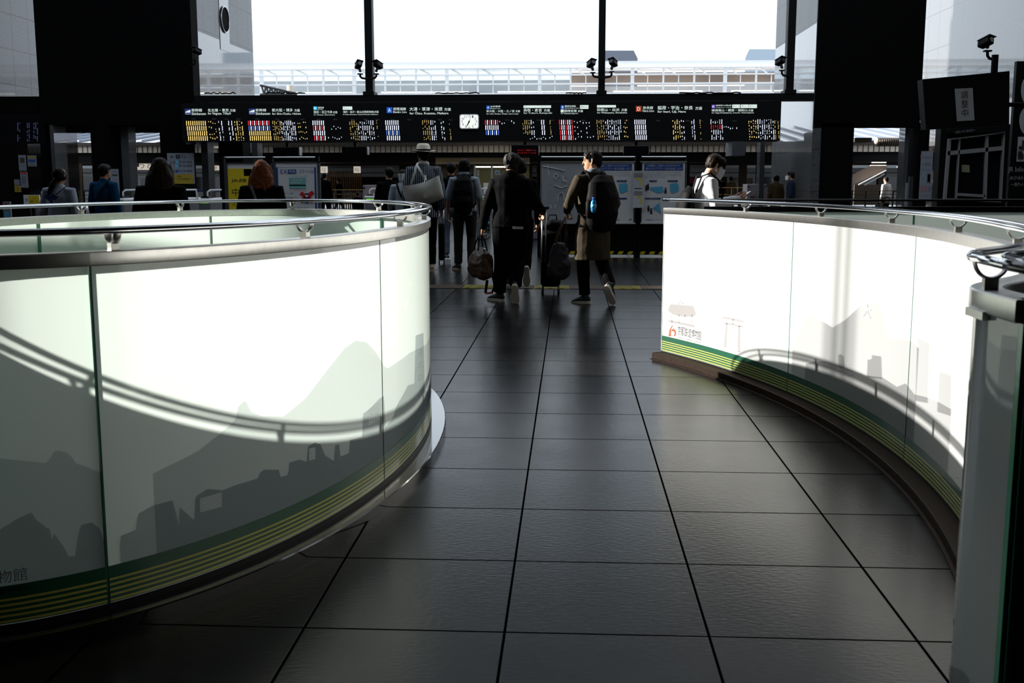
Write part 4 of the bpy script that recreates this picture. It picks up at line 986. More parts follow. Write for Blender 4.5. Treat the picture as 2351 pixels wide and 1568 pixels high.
# ---------------- glazed gallery beyond, and far towers
YG = 70.0
GL = thing('glazed_gallery', at(1200, 215, YG), 'long white-framed glazed gallery beyond the tracks under the bright sky', 'gallery')
def gz(py): return at(1185, py, YG).z
def gx(px): return at(px, 180, YG).x
x0, x1 = gx(480), gx(1860)
b = bm_new(); prism(b, [(-1, 0), (1, 0)][:0] or [(x0, gz(158)), (x1, gz(158)), (x1, gz(141)), (x0, gz(141))], 1.6, y0=YG+.1); part('roof_pipe', b, 'gallery_white', GL)
for y, h in ((172, 1.8), (193, 1.8), (216, 2.4), (157, 1.2)):
    b = bm_new(); box(b, (x0, YG-.1, gz(y+h)), (x1, YG+.1, gz(y-h))); part('beam', b, 'gallery_white', GL)
px = 600-71*2; i = 0
while px < 1860:
    w_ = .11 if i % 3 != 2 else .22
    b = bm_new(); x = gx(px); box(b, (x-w_/2, YG-.08, gz(217)), (x+w_/2, YG+.12, gz(157))); part('post', b, 'gallery_white', GL)
    b = bm_new(); tube(b, [(x+.25, YG+.05, gz(157)), (x+.9, YG+.9, gz(170))], .06, 6); part('strut', b, 'gallery_white', GL)
    b = bm_new(); box(b, (gx(px+35)-.03, YG-.03, gz(216)), (gx(px+35)+.03, YG+.03, gz(173))); part('glazing_bar', b, 'gallery_white', GL)
    px += 71; i += 1
for px in (620, 900, 1180, 1460, 1740):
    b = bm_new(); box(b, (gx(px)-.3, YG+1, 0), (gx(px)+.3, YG+1.6, gz(222))); part('column', b, 'gallery_white', GL)
mat('gallery_dark', (.34, .355, .38), .5); mat('gallery_brown', (.24, .185, .15), .6)
b = bm_new(); box(b, (x0, YG+2.4, gz(212)), (gx(1308), YG+2.5, gz(176))); part('back_wall', b, 'gallery_dark', GL)
b = bm_new(); box(b, (gx(1308), YG+1.4, gz(192)), (x1, YG+1.5, gz(163))); part('louvre_wall', b, 'gallery_brown', GL)
b = bm_new(); box(b, (gx(1308), YG+2.4, gz(212)), (x1, YG+2.5, gz(192))); part('back_wall', b, 'gallery_dark', GL)
b = bm_new(); box(b, (x0, YG+.1, gz(222)), (x1, YG+3, gz(214))); part('floor_edge', b, 'gallery_white', GL)
for p0, p1 in ((868, 1072), (1140, 1345), (1410, 1618), (1685, 1780), (640, 800)):
    b = bm_new(); A, B_ = gx(p0), gx(p1); box(b, (A, YG+1.0, gz(208.6)), (B_, YG+1.1, gz(206.8))); part('strip_light', b, 'tube_light', GL)
b = bm_new(); box(b, (x0, YG, gz(216)), (gx(1308), YG+.02, gz(158))); part('glazing', b, 'pane', GL)
mat('far_tower', (.16, .18, .22), .6); mat('far_tower_pale', (.42, .50, .58), .6)
def tower(x0, x1, x2, x3, y0, y1, m_, label):
    b = bm_new(); Y = 150; k = Y
    pts = [at(x0, y1, Y), at(x3, y1, Y), at(x2, y0, Y), at(x1, y0, Y)]; prism(b, [(p.x, p.z) for p in [Vector((pts[0].x, 0, 0)), Vector((pts[1].x, 0, 0))]+pts[1:]+pts[:1]], 14, y0=Y); solo('distant_tower', b, m_, (pts[0].x, Y, 0), label, 'building')
tower(1378, 1378, 1455, 1464, 116, 134, 'far_tower', 'dark grey flat-topped building beyond the gallery right of the middle mullion')
tower(1711, 1720, 1800, 1800, 113, 133, 'far_tower_pale', 'pale blue-grey building beyond the gallery beside the right jamb')
b = bm_new(); c = at(667, 205, 62); tube(b, [(c.x, 62, 0), (c.x, 62, at(667, 197, 62).z)], .22, 12, round_=False); solo('vent_pipe', b, 'cream', (c.x, 62, 0), 'short cream vent pipe in front of gallery above the board', 'pipe')
b = bm_new()
for k in range(7): 
    p = at(600+k*11, 196+k*2.6, 60); q = at(606+k*11, 216, 60); tube(b, [p, q], .05, 6); tube(b, [q, at(611+k*11, 198+k*2.6, 60)], .05, 6)
tube(b, [at(598, 196, 60), at(680, 215, 60)], .07, 6); tube(b, [at(598, 217, 60), at(680, 217, 60)], .07, 6)
solo('roof_truss', b, 'dark_steel', at(640, 217, 60), 'dark sloping roof truss beside the left jamb below the gallery', 'truss')

# ================================================================ SIGNS AND FITTINGS LEFT
def flat_sign(name, x0, y0, x1, y1, Y, face, label, cat, items, frame=None, post=False):
    t = thing(name, at((x0+x1)/2, y1, Y), label, cat)
    b = bm_new(); slab(b, x0, y0, x1, y1, Y, .03); part('panel', b, face, t)
    if frame:
        b = bm_new(); slab(b, x0-1.5, y0-1.5, x1+1.5, y1+1.5, Y+.01, .04); part('frame', b, frame, t)
    for it in items:
        q = bm_new()
        if it[1]: write(q, it[1], rect_fn(*it[2:6], Y-.007), res=1)
        else: rect(q, *it[2:6], Y-.003)
        part('writing' if it[1] else 'printing', q, it[0], t)
    if post:
        A = at((x0+x1)/2, y1, Y); q = bm_new(); box(q, (A.x-.03, Y+.04, 0), (A.x+.03, Y+.08, A.z+.1)); part('support_post', q, 'black_metal', t)
    return t
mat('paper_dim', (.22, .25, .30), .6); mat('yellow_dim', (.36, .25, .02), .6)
YS = 27.96
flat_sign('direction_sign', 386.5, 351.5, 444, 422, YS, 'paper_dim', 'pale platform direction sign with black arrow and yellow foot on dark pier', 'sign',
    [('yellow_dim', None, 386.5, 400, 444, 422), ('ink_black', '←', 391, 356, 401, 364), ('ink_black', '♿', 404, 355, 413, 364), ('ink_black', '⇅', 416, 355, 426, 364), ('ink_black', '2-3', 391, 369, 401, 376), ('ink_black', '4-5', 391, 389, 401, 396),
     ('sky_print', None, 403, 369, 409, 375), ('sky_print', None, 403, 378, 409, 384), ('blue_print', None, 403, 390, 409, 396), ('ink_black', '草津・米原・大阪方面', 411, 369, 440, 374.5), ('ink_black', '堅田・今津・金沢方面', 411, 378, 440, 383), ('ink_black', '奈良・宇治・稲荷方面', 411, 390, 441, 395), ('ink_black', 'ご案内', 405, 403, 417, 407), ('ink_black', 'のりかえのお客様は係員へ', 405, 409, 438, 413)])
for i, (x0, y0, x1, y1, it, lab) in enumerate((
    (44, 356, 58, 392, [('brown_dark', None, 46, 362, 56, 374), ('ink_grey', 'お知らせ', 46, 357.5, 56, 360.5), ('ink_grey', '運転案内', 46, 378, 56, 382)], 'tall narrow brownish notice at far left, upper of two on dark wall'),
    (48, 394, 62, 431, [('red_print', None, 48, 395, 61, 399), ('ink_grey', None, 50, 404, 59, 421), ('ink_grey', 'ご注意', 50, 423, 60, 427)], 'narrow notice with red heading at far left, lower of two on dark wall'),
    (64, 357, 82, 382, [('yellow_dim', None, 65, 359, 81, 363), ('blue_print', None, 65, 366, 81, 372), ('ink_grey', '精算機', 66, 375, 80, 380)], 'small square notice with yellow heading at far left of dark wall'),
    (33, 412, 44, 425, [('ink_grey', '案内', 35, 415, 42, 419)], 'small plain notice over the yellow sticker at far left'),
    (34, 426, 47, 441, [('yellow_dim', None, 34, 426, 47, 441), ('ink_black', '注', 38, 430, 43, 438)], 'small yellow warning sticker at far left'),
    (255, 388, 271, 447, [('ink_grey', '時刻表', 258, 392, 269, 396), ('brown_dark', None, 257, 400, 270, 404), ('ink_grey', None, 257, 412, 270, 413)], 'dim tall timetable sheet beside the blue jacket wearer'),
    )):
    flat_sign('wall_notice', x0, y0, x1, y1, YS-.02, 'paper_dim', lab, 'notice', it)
flat_sign('fare_sign', 55, 447.5, 90, 470, 18.5, 'paper', 'white and yellow railway company sign standing over the gates at left', 'sign', [('yellow_print', None, 66, 449, 90, 467), ('blue_print', 'JR', 58, 455, 65, 464), ('red_print', '入口', 74, 453, 84, 458), ('ink_black', 'JR線のりば', 68, 460, 88, 465)], None, True)
flat_sign('info_card', 8.5, 463, 23, 500, 16.5, 'paper_dim', 'small pale card with red picture above the rail at far left', 'card', [('red_print', None, 11, 466, 17, 472), ('sky_print', None, 14, 474, 20, 478), ('sky_print', None, 10, 486, 21, 498)], None, True)
# dim second display on the left wall
t = thing('side_display', at(55, 325, 26.5), 'dim dark display board with faint purple columns at upper left', 'departure board')
b = bm_new(); slab(b, 2, 262, 92, 330, 26.5, .2); part('casing', b, 'black_gloss', t)
mat('led_dim', (.10, .11, .30), .5, emit=.35)
b = bm_new(); rr = random.Random(4)
for x0 in (40, 44, 62, 66, 77, 81, 85):
    for k in range(14):
        if rr.random() < .6: slab(b, x0, 282+k*3.1, x0+1.3, 284+k*3.1, 26.49, .01)
part('lit_text', b, 'led_dim', t)
# ticket gates
def gate(px, Y, label, w_=60, sticker=None):
    c = at(px, 480, Y); t = thing('ticket_gate', (c.x, Y, 0), label, 'ticket gate', 'ticket gates in the row')
    x = c.x; L = 1.5
    b = bm_new(); rbox(b, (x, Y+L/2, .46), (.24, L, .92), .03); part('body', b, 'grey_box', t)
    b = bm_new(); rbox(b, (x, Y+L/2, .95), (.26, L+.04, .06), .02); part('top_plate', b, 'white_plastic', t)
    b = bm_new(); rbox(b, (x-.02, Y+.25, 1.0), (.16, .34, .05), .02); part('card_reader', b, 'black_gloss', t)
    b = bm_new(); rbox(b, (x, Y+.01, .90), (.18, .02, .05), .008); part('status_lamp', b, sticker or 'led_green', t)
    b = bm_new(); tube(b, [(x-.1, Y+.5, .97), (x-.1, Y+.5, 1.10), (x-.04, Y+.5, 1.14), (x+.14, Y+1.2, 1.14), (x+.16, Y+1.2, .97)], .018, 8); part('guard_rail', b, 'white_plastic', t, 'all')
mat('led_green', (.16, .55, .05), .5, emit=.7)
for i, (px, lab) in enumerate(((82, 'ticket gate at far left in front of the person in white printed top'), (272, 'ticket gate beside the blue jacket wearer'), (388, 'ticket gate behind the long-haired person in black'), (470, 'ticket gate left of the yellow notice board'), (850, 'ticket gate left of the hat wearer'), (1105, 'ticket gate with green lamp left of grey-haired person'), (1226, 'ticket gate with green lamp right of grey-haired person'))):
    gate(px, 24.5 if px > 500 else 21.0, lab)
t = thing('gate_notice', at(1228, 540, 22), 'white notice with red mark on post beside grey-haired person', 'notice')
b = bm_new(); slab(b, 1212, 522, 1222, 535, 22.0, .02); part('panel', b, 'paper', t)
b = bm_new(); slab(b, 1213.5, 524.5, 1221, 530, 21.99, .01); part('red_mark', b, 'red_print', t)
b = bm_new(); A = at(1217, 535, 22); box(b, (A.x-.03, 22.02, 0), (A.x+.03, 22.06, A.z+.1)); part('post', b, 'grey_box', t)
# ================================================================ FITTINGS RIGHT
t = thing('hanging_monitor', at(2215, 297, 15), 'large black hanging monitor at upper right with a white paper taped on', 'monitor')
YM = 15.0
p = [at(2118, 182, YM), at(2318, 163, YM-.35), at(2317, 288, YM-.35), at(2126, 297, YM)]
b = bm_new(); fr = [b.verts.new(v) for v in p]; bk_ = [b.verts.new(v+Vector((0, .22, 0))) for v in p]
b.faces.new(fr); b.faces.new(bk_[::-1])
for k in range(4): b.faces.new((fr[k], bk_[k], bk_[(k+1) % 4], fr[(k+1) % 4]))
part('screen_case', b, 'black_metal', t)
b = bm_new(); A = at(2225, 240, YM+.3); tube(b, [(A.x, YM, A.z), (A.x, YM+.35, A.z), (XR, YM+.35, A.z)], .03, 8); part('wall_bracket', b, 'black', t)
def mon(u, v, o=.012): 
    a = p[3].lerp(p[2], u); c = p[0].lerp(p[1], u); return a.lerp(c, v)-Vector((0, o, 0))
b = bm_new(); tube(b, [mon(.86, 1, 0)+Vector((0, .1, 0)), mon(.86, 1, 0)+Vector((0, .1, .23))], .045, 8, round_=False); part('hanger_post', b, 'black_metal', t)
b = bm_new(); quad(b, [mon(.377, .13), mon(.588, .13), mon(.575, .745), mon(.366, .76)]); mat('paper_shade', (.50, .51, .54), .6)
pp = part('taped_paper', b, 'paper_shade', t)
b = bm_new()
for k, ch in enumerate('調整中'):
    v1 = .70-k*.175
    write(b, ch, (lambda v1: lambda u, v: mon(.436+.078*u, v1-.14+.14*v, .016))(v1))
part('writing', b, 'ink_black', pp)
cctv(2263, 98, 2281, 136, 15.0, 1, 'grey security camera above the hanging monitor at upper right', 1.35)
# information office front on the right: built along the right wall, turned towards the hall
YI = 21.0
t = thing('information_office', at(2220, 470, YI), 'dark information office front with sliding service windows at right', 'office')
b = bm_new(); slab(b, 2150, 285, 2420, 478, YI+.1, .3); part('front_wall', b, 'black_metal', t)
mat('grey_frame', (.24, .245, .25), .5)
def bar(q0, q1, wd, Y=YI, th=.08):
    A, B_ = at(*q0, Y), at(*q1, Y); h = wd*Y/FPX/2; d = (B_-A).normalized(); n_ = Vector((-d.z, 0, d.x))*h
    bb = bm_new(); v = [bb.verts.new(x) for x in (A-n_, B_-n_, B_+n_, A+n_)]; w2 = [bb.verts.new(x.co+Vector((0, th, 0))) for x in v]
    bb.faces.new(v); bb.faces.new(w2[::-1])
    for k in range(4): bb.faces.new((v[k], w2[k], w2[(k+1) % 4], v[(k+1) % 4]))
    return bb
for q0, q1, wd in (((2176, 352), (2302, 340), 9), ((2178, 320), (2309, 304), 3), ((2181, 322), (2170, 460), 6), ((2204, 318), (2196, 455), 3), ((2267, 312), (2262, 458), 6), ((2306, 306), (2298, 462), 4), ((2172, 458), (2299, 462), 5), ((2198, 446), (2262, 450), 6)):
    part('window_frame', bar(q0, q1, wd), 'grey_frame', t)
b = bm_new(); quad(b, [at(2200, 355, YI+.06), at(2263, 350, YI+.06), at(2260, 450, YI+.06), at(2196, 448, YI+.06)]); gp = part('service_window', b, 'black_gloss', t)
b = bm_new(); quad(b, [at(2208, 378, YI+.04), at(2226, 379, YI+.04), at(2226, 396, YI+.04), at(2208, 395, YI+.04)]); mat('note_yellow', (.20, .21, .12), .6); part('sticky_note', b, 'note_yellow', gp)
b = bm_new(); part('canopy_light', bar((2182, 319), (2309, 303), 1.6, YI-.05, .03), 'silver', t)
b = bm_new(); slab(b, 2176, 290, 2312, 304, YI-.02, .1); s_ = part('sign_band', b, 'black_metal', t)
b = bm_new(); write(b, '〜海外の方 案内所〜', lambda u, v: at(2189+51*u, 308-7*v-6*u, YI-.05)); mat('sign_grey', (.17, .18, .20), .6); part('writing', b, 'sign_grey', s_)
t = thing('information_sign', at(2340, 478, 19), 'black information sign with white pictograms cut by the right edge', 'sign')
b = bm_new(); slab(b, 2312, 140, 2420, 478, 19, .1); part('panel', b, 'black_metal', t)
mat('pict_white', (.42, .42, .45), .6)
for cx0, cy0, rx, ry in ((2362, 208, 18, 34), (2360, 278, 20, 33)):
    b = bm_new(); f = [at(cx0+rx*math.cos(a*PI/20), cy0+ry*math.sin(a*PI/20), 18.99) for a in range(40)]; quad(b, f[::-1]); part('pictogram', b, 'pict_white', t)
b = bm_new(); write(b, 'i', rect_fn(2350, 262, 2358, 298, 18.98)); part('pictogram_mark', b, 'ink_black', t)
b = bm_new(); slab(b, 2334, 314, 2390, 371, 18.985, .01); part('pictogram', b, 'pict_white', t)
b = bm_new(); ball(b, at(2342.5, 339, 18.97), (.03, .004, .03), sub=2); f = [at(x, y, 18.975) for x, y in ((2337, 365), (2350, 365), (2350, 355), (2345, 347), (2339, 347), (2337, 352))]; quad(b, f[::-1]); slab(b, 2346, 322, 2352, 344, 18.975, .005); part('pictogram_mark', b, 'ink_black', t)
b = bm_new(); write(b, 'JR Information', rect_fn(2314, 383, 2392, 398, 18.985)); part('writing', b, 'pict_white', t); b = bm_new(); write(b, 'JR안내소 JR问讯处', rect_fn(2318, 404, 2386, 414, 18.985), res=1); part('writing', b, 'pict_white', t); b = bm_new(); write(b, '〜海外の方 案内所〜', rect_fn(2320, 419, 2392, 428, 18.985), res=1); part('writing', b, 'pict_white', t)
mat('pink_print', (.30, .16, .17), .6)
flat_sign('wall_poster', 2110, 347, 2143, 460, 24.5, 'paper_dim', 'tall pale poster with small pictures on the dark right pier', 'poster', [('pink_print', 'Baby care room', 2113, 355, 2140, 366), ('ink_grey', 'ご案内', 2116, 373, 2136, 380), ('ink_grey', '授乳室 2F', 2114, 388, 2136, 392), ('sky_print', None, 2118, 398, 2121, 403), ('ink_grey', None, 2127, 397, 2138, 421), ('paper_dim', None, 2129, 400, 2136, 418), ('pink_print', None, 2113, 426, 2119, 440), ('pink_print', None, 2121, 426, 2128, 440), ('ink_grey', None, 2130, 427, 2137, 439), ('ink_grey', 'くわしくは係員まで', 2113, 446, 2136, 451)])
t = thing('stanchion', at(2093, 480, 23), 'slim dark post with small white holder beside the right pier', 'post')
b = bm_new(); A = at(2093, 405, 23); box(b, (A.x-.04, 23, 0), (A.x+.04, 23.08, A.z)); part('pole', b, 'dark_steel', t)
b = bm_new(); slab(b, 2078, 420, 2087, 474, 23.2, .04); part('leaflet_holder', b, 'paper_dim', t)
# ================================================================ PEOPLE
mat('skin', (.44, .23, .135), .5, spec=.3); mat('skin_pale', (.58, .35, .25), .5, spec=.3)
mat('hair_black', (.006, .005, .005), .5, spec=.1, var=.5, vscale=60); mat('hair_brown', (.014, .008, .005), .5, spec=.1, var=.5, vscale=60); mat('hair_auburn', (.14, .042, .014), .5, spec=.1, var=.6, vscale=50)
mat('hair_grey', (.022, .020, .019), .6, spec=.12, var=.6, vscale=70)
mat('cloth_black', (.003, .003, .0034), .8, spec=.03, bump=.2); mat('cloth_dark', (.006, .006, .007), .85, spec=.03, bump=.2); mat('cloth_coat', (.050, .040, .028), .85, spec=.03, bump=.15, var=.12, vscale=30)
mat('cloth_white', (.72, .72, .74), .8, spec=.1, bump=.1); mat('cloth_tee', (.34, .38, .47), .85, spec=.03, bump=.15); mat('cloth_blue', (.005, .042, .10), .7, spec=.03, bump=.2)
mat('cloth_shirt', (.29, .34, .39), .8, spec=.03, bump=.15); mat('cloth_grey', (.16, .18, .21), .8, spec=.03); mat('denim', (.10, .13, .19), .85, bump=.2); mat('cloth_brown', (.10, .065, .035), .8, spec=.03); mat('cloth_taupe', (.032, .029, .027), .85, spec=.03)
mat('cloth_navy', (.015, .022, .04), .8, spec=.03); mat('sole_white', (.62, .57, .48), .6); mat('shoe_black', (.010, .010, .012), .5); mat('shoe_tan', (.45, .36, .26), .6); mat('mask_white', (.80, .80, .82), .7)
mat('straw', (.86, .79, .68), .75, bump=.25, bscale=200); mat('leather_white', (.62, .62, .58), .45, bump=.1, bscale=25); mat('leather_brown', (.075, .035, .016), .5, bump=.4, bscale=30, var=.5, vscale=12); mat('leather_black', (.004, .004, .0045), .65, spec=.06)
mat('bottle_blue', (.02, .20, .45), .2, coat=.3); mat('bottle_cap', (.01, .08, .42), .4); mat('eye_dark', (.01, .008, .008), .3); mat('lip', (.33, .12, .09), .5); mat('lime', (.35, .60, .03), .5)
# striped shirt cloth
m = mat('cloth_stripe', (.02, .03, .06), .85); nt = m.node_tree; bs = nt.nodes['Principled BSDF']
tc = nt.nodes.new('ShaderNodeTexCoord'); wv = nt.nodes.new('ShaderNodeTexWave'); wv.bands_direction = 'X'; wv.inputs['Scale'].default_value = 11; wv.inputs['Distortion'].default_value = .6; wv.inputs['Detail'].default_value = 1
cr = nt.nodes.new('ShaderNodeValToRGB'); cr.color_ramp.interpolation = 'CONSTANT'; cr.color_ramp.elements[0].color = (.012, .017, .035, 1); cr.color_ramp.elements[1].position = .76; cr.color_ramp.elements[1].color = (.34, .38, .46, 1)
nt.links.new(tc.outputs['Object'], wv.inputs['Vector']); nt.links.new(wv.outputs['Fac'], cr.inputs[0]); nt.links.new(cr.outputs[0], bs.inputs['Base Color'])

def remesh(bm, vox, smooth=4, amp=0., freq=14., streak=None):
    me = bpy.data.meshes.new('t'); bmesh.ops.recalc_face_normals(bm, faces=bm.faces[:]); bm.to_mesh(me); bm.free()
    o = bpy.data.objects.new('t', me); COL.objects.link(o)
    r = o.modifiers.new('r', 'REMESH'); r.mode = 'VOXEL'; r.voxel_size = vox
    if smooth: s = o.modifiers.new('s', 'SMOOTH'); s.factor = .5; s.iterations = smooth
    dg = bpy.context.evaluated_depsgraph_get(); dg.update()
    out = bpy.data.meshes.new_from_object(o.evaluated_get(dg)); bpy.data.objects.remove(o); bpy.data.meshes.remove(me)
    if amp:
        co = [v.co.copy() for v in out.vertices]; no = [v.normal.copy() for v in out.vertices]
        for v, c, n in zip(out.vertices, co, no):
            q = Vector((c.x*freq*streak[0], c.y*freq*streak[1], c.z*freq*streak[2])) if streak else c*freq
            v.co = c+n*(noise.noise(q)+.5*noise.noise(q*2.1))*amp
    out.polygons.foreach_set('use_smooth', [True]*len(out.polygons)); return out
DEF = dict(hl=(-.095, 0, .90), hr=(.095, 0, .90), kl=(-.10, .02, .49), kr=(.10, .02, .49), al=(-.10, -.02, .085), ar=(.10, -.02, .085),
           sl=(-.175, -.01, 1.375), sr=(.175, -.01, 1.375), el=(-.235, -.03, 1.09), er=(.235, -.03, 1.09), wl=(-.24, .04, .85), wr=(.24, .04, .85), head=(0, .025, 1.575))
def hand(bm, w, d, palm, side, curl=.5, s=1.):
    """five-fingered hand: wrist w, finger direction d, palm normal, side -1 left / +1 right"""
    d = Vector(d).normalized(); pn = Vector(palm); pn = (pn-d*pn.dot(d)).normalized(); ac = d.cross(pn)*side   # towards the thumb
    P = lambda x, y, z: w+(d*x+ac*y+pn*z)*s
    tube(bm, [P(-.02, 0, 0), P(.02, 0, 0), P(.055, 0, .002), P(.088, -.002, .004)], [(.026*s, .019*s), (.034*s, .017*s), (.041*s, .015*s), (.040*s, .012*s)], 12, side=tuple(ac))
    for y, L, x0 in ((.030, .072, .086), (.010, .080, .090), (-.011, .074, .088), (-.030, .058, .080)):
        a = curl; p = [P(x0-.015, y, .003)]; c = Vector((x0, y, .004)); ang = .15
        for f in (.45, .32, .23):
            ang += a*.9; c = c+Vector((math.cos(ang)*L*f, 0, math.sin(ang)*L*f)); p.append(P(c.x, c.y, c.z))
        tube(bm, p, [.0088*s, .0085*s, .0078*s, .0066*s], 8)
    tube(bm, [P(.015, .028, .006), P(.040, .052, .016), P(.062, .058, .026), P(.080, .052, .034)], [.013*s, .011*s, .0095*s, .008*s], 8)
HP = ((-.112, .066, .010, .022), (-.102, .083, -.030, .040), (-.085, .086, -.055, .052), (-.070, .087, -.068, .058), (-.050, .088, -.080, .064), (-.028, .088, -.090, .068), (-.005, .086, -.096, .070), (.012, .087, -.099, .072), (.030, .092, -.100, .074), (.055, .088, -.100, .075), (.080, .070, -.088, .067), (.100, .042, -.062, .046), (.112, .012, -.030, .022))
def head_bm(bm, mx, s=1.):
    seg = 24; rows = []
    for z, f, k, wd in HP:
        r = []
        for i in range(seg):
            t = 2*PI*i/seg; sn, cs = math.sin(t), math.cos(t); cy = (f+k)/2; ry = (f-k)/2
            e = .86 if cs > 0 else 1.
            r.append(bm.verts.new(mx @ Vector((math.copysign(abs(sn)**e, sn)*wd*s, (cy+ry*cs)*s, z*s))))
        rows.append(r)
    for A, B in zip(rows, rows[1:]):
        for k in range(seg): bm.faces.new((A[k], A[(k+1) % seg], B[(k+1) % seg], B[k]))
    bm.faces.new(rows[0][::-1]); bm.faces.new(rows[-1])
    T = lambda *p: mx @ (Vector(p)*s)
    tube(bm, [T(0, .084, .020), T(0, .094, .004), T(0, .101, -.014), T(0, .104, -.026)], [(.007*s, .008*s), (.008*s, .010*s), (.011*s, .011*s), (.014*s, .009*s)], 10)      # nose
    for sx in (-1, 1):
        tube(bm, [T(sx*.012, .090, .026), T(sx*.030, .087, .031), T(sx*.050, .072, .026)], .0075*s, 8)                         # brow
        tube(bm, [T(sx*.071, .002, -.036), T(sx*.077, -.004, -.020), T(sx*.081, -.010, 0), T(sx*.082, -.012, .018), T(sx*.074, .0, .024)], [(.006*s, .009*s), (.007*s, .011*s), (.007*s, .015*s), (.007*s, .014*s), (.005*s, .008*s)], 8)  # ear
    tube(bm, [T(-.020, .084, -.057), T(0, .092, -.054), T(.020, .084, -.057)], .0065*s, 8)
    tube(bm, [T(-.017, .083, -.068), T(0, .090, -.067), T(.017, .083, -.068)], .0070*s, 8)
    tube(bm, [T(-.012, .078, -.094), T(.012, .078, -.094)], .014*s, 8)                                                          # chin
def hair_bm(bm, mx, style, s=1.):
    T = lambda *p: mx @ (Vector(p)*s); R = mx.to_3x3().to_4x4()
    E = lambda c, r: ball(bm, T(*c), tuple(x*s for x in r), R, 3)
    E((0, -.022, .032), (.083, .093, .090))
    if style in ('short', 'grey'):
        E((0, .035, .072), (.066, .056, .044)); E((0, -.058, -.018), (.066, .050, .060)); E((-.058, -.018, .02), (.026, .055, .055)); E((.058, -.018, .02), (.026, .055, .055))
        tube(bm, [T(-.050, .058, .068), T(0, .080, .074), T(.050, .058, .068)], .016*s, 8)
        for sx in (-1, 1): E((sx*.056, .030, .052), (.022, .042, .036)); E((sx*.064, .006, .022), (.014, .024, .036))
        if style == 'grey': E((-.05, -.03, .03), (.048, .07, .075)); E((.05, -.03, .03), (.048, .07, .075)); E((0, -.07, -.04), (.07, .04, .055))
    elif style == 'bob':
        E((0, -.045, -.015), (.088, .066, .085)); E((-.066, -.005, -.01), (.030, .060, .07)); E((.066, -.005, -.01), (.030, .060, .07)); tube(bm, [T(-.055, .062, .055), T(0, .090, .052), T(.055, .062, .055)], .020*s, 8)
    elif style == 'fringe':
        E((0, -.055, -.012), (.070, .052, .062)); E((0, .040, .068), (.070, .060, .048)); E((-.06, -.01, .02), (.026, .055, .05)); E((.06, -.01, .02), (.026, .055, .05))
        for sx in (-1, 1): E((sx*.058, .028, .05), (.026, .048, .042)); E((sx*.060, -.045, -.01), (.026, .035, .045))
        for k in range(7): tube(bm, [T(-.054+.018*k, .062, .075), T(-.056+.0185*k, .098-abs(k-3)*.006, .045), T(-.054+.018*k, .100-abs(k-3)*.007, .012+.006*(k % 3))], .012*s, 6)
        for sx in (-1, 1): tube(bm, [T(sx*.075, .022, .03), T(sx*.075, .018, -.014)], .010*s, 6)
    elif style in ('long', 'wavy'):
        L = -.30 if style == 'long' else -.20
        E((0, -.05, -.02), (.096, .070, .10)); w_ = .132 if style == 'wavy' else .135
        tube(bm, [T(0, -.035, .02), T(0, -.050, -.07), T(0, -.070, -.16), T(0, -.080, L)], [(.088*s, .080*s), (w_*s, .078*s), ((w_+.008)*s, .060*s), (w_*.85*s, .034*s)], 16, side=tuple(R @ Vector((1, 0, 0))))
        for sx in (-1, 1): tube(bm, [T(sx*.066, .030, .04), T(sx*.088, .012, -.05), T(sx*.098, -.01, -.14), T(sx*.095, -.03, L*.85)], [.030*s, .032*s, .034*s, .020*s], 10)
        if style == 'wavy':
            for k in range(16):
                a = k*2.4; tube(bm, [T(.09*math.cos(a), -.06+.05*math.sin(a)*.5, -.02-.012*k), T(.115*math.cos(a), -.07+.05*math.sin(a), -.07-.010*k), T(.10*math.cos(a+.3), -.075+.06*math.sin(a), -.11-.009*k)], .016*s, 6)
    elif style == 'pony':
        E((0, -.05, -.01), (.078, .060, .075)); E((0, -.100, -.045), (.030, .030, .03))
        tube(bm, [T(0, -.10, -.04), T(-.03, -.125, -.10), T(-.075, -.12, -.19), T(-.10, -.10, -.30), T(-.10, -.09, -.36)], [.026*s, .036*s, .036*s, .028*s, .012*s], 10)
        for sx in (-1, 1): E((sx*.06, .0, .0), (.028, .055, .06))
